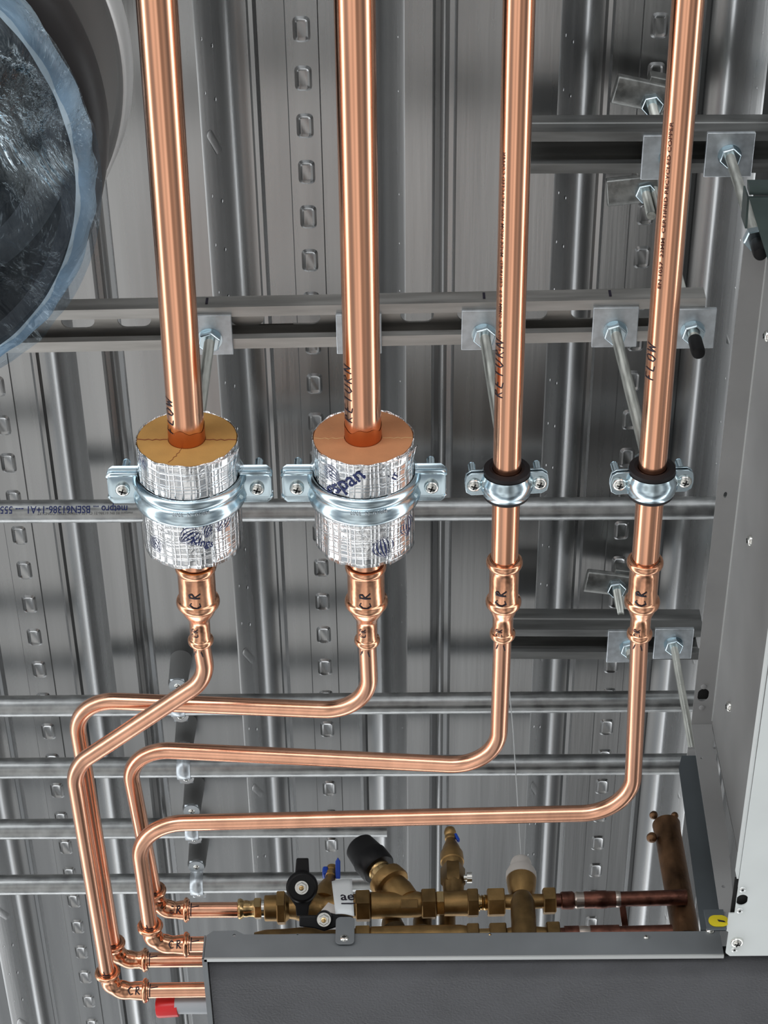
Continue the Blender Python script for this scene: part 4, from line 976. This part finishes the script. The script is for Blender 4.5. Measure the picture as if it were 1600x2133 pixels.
seg(vu, 'press_adapter', 'brass_br', [(495, 36), (497, 42), (501, 44), (505, 40), (508, 35), (514, 36), (520, 33), (527, 35), (530, 38)])
hexseg(vu, 'union_nut', 'brass_br', 530, 545, 43); seg(vu, 'thread', 'chrome', [(545, 36), (552, 36)])
seg(vu, 'valve_body', 'brass', [(551, 50), (553, 54), (577, 55), (577, 60), (596, 58), (603, 46), (614, 50), (626, 60), (642, 64), (658, 60), (668, 50), (676, 44), (684, 46), (700, 50), (742, 50)])
hexseg(vu, 'body_hexagon', 'brass', 577, 595, 68)
# drain branch with blue handle
def branch(parent, name, m, u0, v0, u1, v1, rows, Y=1.416, n=24, hexa=False, label=None, parent_off=0):
    A = atY(u0, v0, Y); B = atY(u1, v1, Y); d = B-A; Lb = d.length; k = pxm(A)
    mb = MB(); mb.lathe([(f_*Lb, w/2/k) for f_, w in rows], A, d, 6 if hexa else n); return part(name, mb, m, parent, label=label)
branch(vu, 'drain_branch', 'brass', 676, 1878, 694, 1806, [(0, 52), (.30, 48), (.5, 34), (.62, 22), (.70, 22), (.72, 26), (.80, 27), (.82, 22), (.86, 22), (.88, 26), (.97, 26), (1, 18)])
O = atY(704, 1808, 1.408); k_ = 1/pxm(O)
mb = MB(); mb.prism([(a*k_, b*k_) for a, b in ((-5, -22), (5, -22), (5, 14), (0, 22), (-5, 14))], O, HR, HU, .003, -.003); part('drain_handle', mb, 'bluepl', vu, label='blue plastic drain handle', bevel=.0008)
O = atY(678, 1818, 1.416); mb = MB(); mb.box(O, (.006, .010, .010)); part('drain_strap', mb, 'bluepl', vu, label='blue plastic strap', bevel=.002)
lever(vu, 630, 1846, 1.392, [(-17, 0), (-12, 58), (13, 58), (16, 0), (24, -22), (14, -40), (12, -60), (-12, -60), (-14, -40), (-26, -22)], 33)
# tag card
A = atY(690, 1834, 1.375); P4 = [atY(691, 1836, 1.378), atY(733, 1831, 1.372), atY(738, 1909, 1.376), atY(699, 1904, 1.374)]
mb = MB(); vs = []
for j in range(7):
    for i_ in range(7):
        a, b = i_/6, j/6; p = P4[0].lerp(P4[1], a).lerp(P4[3].lerp(P4[2], a), b); vs.append(p+V((0, -.0015*math.sin(a*PI), 0)))
mb.add(vs, [(j*7+i_, j*7+i_+1, (j+1)*7+i_+1, (j+1)*7+i_) for j in range(6) for i_ in range(6)])
tagc = part('tag_card', mb, 'paper', vu, label='white card tag', solid=.0004, angle=180)
bm, (x0, x1, y0, y1) = text_bm('ae', .0165, 2)
O = P4[0].lerp(P4[2], .52)+V((.004, -.0040, -.001)); ey = (P4[0]-P4[3]).normalized()
for v in bm.verts: v.co = O+V((1, 0, 0))*(v.co.x-(x0+x1)/2)*.9+ey*(v.co.y-(y0+y1)/2)
part('printed_text', bm, 'ink', tagc, smooth=False)
mb = MB(); mb.box(O-ey*.0085, (.013, .0006, .0010), (1, 0, 0), ey.cross(V((1, 0, 0)))); part('printed_line', mb, 'ink', tagc, smooth=False)
mb = MB(); mb.prism([(-.011, -.004), (.004, -.012), (.006, .002), (-.003, .008)], atY(692, 1892, 1.379), HR, ey, .0004, 0); part('tag_card', mb, 'white', vu, smooth=False)
# double regulating valve
hexseg(vu, 'union_nut', 'brass_dk', 741, 771, 64)
seg(vu, 'regulator_body', 'brass', [(770, 46), (774, 56), (870, 54), (878, 50)])
branch(vu, 'bonnet', 'brass', 848, 1880, 800, 1826, [(0, 60), (.35, 66), (.6, 62), (.64, 80), (.68, 84), (.92, 80), (.95, 66), (1, 60)])
branch(vu, 'spindle_collar', 'brass_br', 806, 1832, 780, 1802, [(0, 50), (.5, 50), (.52, 46), (.6, 50), (1, 50)])
branch(vu, 'dust_cap', 'black', 790, 1812, 748, 1762, [(0, 70), (.06, 76), (.45, 78), (.5, 74), (.95, 66), (1, 58)], n=28, label='ribbed black cap')
mb = MB(); c_ = ax(853)+HO*.0125+HU*.002; mb.box(c_, (.0165, .008, .004), HR, HU); part('cast_lug', mb, 'brass_dk', vu, bevel=.0006)
hexseg(vu, 'union_nut', 'brass_dk', 878, 908, 62); hexseg(vu, 'hexagon', 'brass_br', 908, 926, 50)
seg(vu, 'orifice_body', 'brass', [(925, 52), (973, 54), (976, 48)]); hexseg(vu, 'body_hexagon', 'brass_dk', 973, 996, 58)
seg(vu, 'thread', 'brass_br', [(995, 36), (999, 36), (1000, 30), (1003, 30), (1004, 34), (1007, 30), (1010, 34), (1016, 30)])
# air vent on the orifice body
branch(vu, 'vent_stem', 'brass_dk', 946, 1876, 943, 1820, [(0, 44), (.45, 44), (.46, 45), (1, 45)])
branch(vu, 'vent_hexagon', 'brass_dk', 944, 1845, 943, 1806, [(0, 46), (.1, 52), (.9, 52), (1, 46)], hexa=True)
branch(vu, 'vent_body', 'brass', 943, 1808, 937, 1726, [(0, 42), (.08, 46), (.12, 46), (.14, 50), (.35, 48), (.42, 40), (.5, 36), (.66, 22), (.70, 20), (.72, 24), (.78, 24), (.80, 18), (.84, 24), (.90, 26), (.97, 22), (1, 12)])
mb = MB(); O = atY(966, 1828, 1.410); mb.lathe([(0, .003), (.003, .003), (.0032, .0055), (.008, .0055)], O, (1, 0, 0), 16); part('vent_screw', mb, 'chrome', vu)
O = atY(952, 1745, 1.414); mb = MB(); mb.box(O, (.003, .004, .010), (1, .0, .35), (0, 1, 0)); part('vent_strap', mb, 'bluepl', vu, label='dark blue plastic strap', bevel=.0008)
# three-way valve with white cap
hexseg(vu, 'union_nut', 'brass', 1015, 1051, 57); seg(vu, 'valve_tee', 'brass', [(1050, 30), (1066, 32), (1085, 46), (1104, 32), (1132, 30)]); hexseg(vu, 'union_nut', 'brass', 1131, 1157, 54)
branch(vu, 'valve_neck', 'brass', 1087, 1868, 1086, 1826, [(0, 44), (.35, 58), (.7, 62), (1, 62)])
branch(vu, 'protective_cap', 'white', 1086, 1832, 1085, 1787, [(0, 64), (.25, 64), (.42, 56), (.46, 46), (.74, 44), (.86, 39), (.95, 27), (1, 8)], label='white plastic protective cap')
branch(vu, 'valve_leg', 'brass_dk', 1088, 1866, 1093, 1962, [(0, 38), (.15, 50), (.5, 52), (1, 50)], Y=1.394)
seg(vu, 'coil_pipe', 'oldcopper', [(1156, 30), (1430, 33)])
seg(vu, 'coil_sleeve', 'oldcopper', [(1168, 33), (1170, 37), (1192, 38), (1196, 33)]); seg(vu, 'coil_sleeve', 'oldcopper', [(1216, 34), (1218, 36), (1240, 36), (1242, 38), (1262, 38), (1264, 36), (1282, 34)])
seg(vu, 'solder_joint', 'solder', [(1196, 31), (1200, 36), (1210, 34), (1217, 33)]); seg(vu, 'solder_joint', 'solder', [(1282, 33), (1286, 35), (1292, 33)])
# lower row, mostly hidden by the tray lip
VL = 1968
vl = thing('valve_set', ax(800, VL), 'lower row of brass valves mostly hidden behind the tray lip', 'valve', 'brass valve rows')
seg(vl, 'valve_body', 'brass_dk', [(530, 44), (553, 54), (600, 56), (626, 60), (658, 60), (676, 46), (742, 50)], VL)
hexseg(vl, 'union_nut', 'brass', 741, 771, 60, VL); seg(vl, 'regulator_body', 'brass', [(770, 50), (774, 56), (870, 56), (960, 54), (976, 48)], VL)
hexseg(vl, 'union_nut', 'brass_dk', 973, 998, 58, VL); seg(vl, 'thread', 'brass_br', [(997, 36), (1020, 36)], VL)
hexseg(vl, 'union_nut', 'brass_dk', 1020, 1055, 57, VL); seg(vl, 'valve_tee', 'brass', [(1054, 34), (1085, 46), (1140, 34)], VL); hexseg(vl, 'union_nut', 'brass_dk', 1138, 1166, 56, VL)
seg(vl, 'coil_pipe', 'oldcopper', [(1165, 31), (1400, 32)], VL); seg(vl, 'coil_sleeve', 'oldcopper', [(1176, 38), (1206, 38)], VL); seg(vl, 'coil_sleeve', 'oldcopper', [(1230, 38), (1290, 37)], VL)
seg(vl, 'solder_joint', 'solder', [(1206, 34), (1212, 37), (1226, 35), (1230, 33)], VL)
branch(vl, 'bonnet', 'brass_dk', 820, 1936, 812, 1908, [(0, 50), (.5, 44), (1, 30)], Y=1.436)
branch(vl, 'vent_stem', 'brass_dk', 880, 1938, 880, 1905, [(0, 40), (.6, 40), (.8, 30), (1, 20)], Y=1.440); branch(vl, 'vent_stem', 'brass_dk', 932, 1938, 932, 1902, [(0, 34), (1, 34)], Y=1.442)
lever(vl, 676, 1912, 1.380, [(-52, 6), (-52, -16), (-20, -20), (0, -26), (24, -18), (60, -4), (60, 2), (22, 8), (8, 12), (-14, 6)], 17)
# header pipe of the coil
H0 = atY(1428, 1925, 1.437); H1 = V((H0.x-.003, 1.437, atY(1400, 1712, 1.437).z))
hd = thing('coil_header', H0, 'tarnished vertical copper header at the right end of the valve rows', 'pipe')
Hx = .2775; A = V((Hx, 1.437, H0.z-.02)); B = V((Hx-.0015, 1.437, H1.z))
mb = MB(); mb.lathe([(0, .0135), ((B-A).length*.9, .0135), ((B-A).length-.004, .0145), ((B-A).length, .010)], A, B-A, 28); part('header_tube', mb, 'header', hd)
for dx, dz, r_ in ((-.0125, .004, .0045), (.009, .003, .004), (-.018, -.028, .0055), (-.002, -.004, .005)):
    mb = MB(); c_ = B+V((dx, -.006, dz)); mb.lathe([(-r_, r_*.3), (-r_*.5, r_*.9), (0, r_), (r_*.6, r_*.8), (r_, r_*.2)], c_, (.3, .2, 1), 12); part('braze_knob', mb, 'header', hd)
mb = MB(); mb.box(A.lerp(B, .23)+V((-.058, -.004, -.012)), (.006, .002, .03)); part('support_fin', mb, 'oldcopper', hd)
# string dropping from the deck to the white cap
a_ = atY(1086, 1788, 1.416); mb = MB(); mb.tube([V((a_.x, 1.416, a_.z)), V((a_.x+.002, 1.416, (a_.z+ZL+CZ)/2)), V((a_.x, 1.416, ZU+CZ-.001))], .0006, 8)
solo('cord', mb, 'string', 'thin pale cord dropping from the deck to the white valve cap', 'cord')
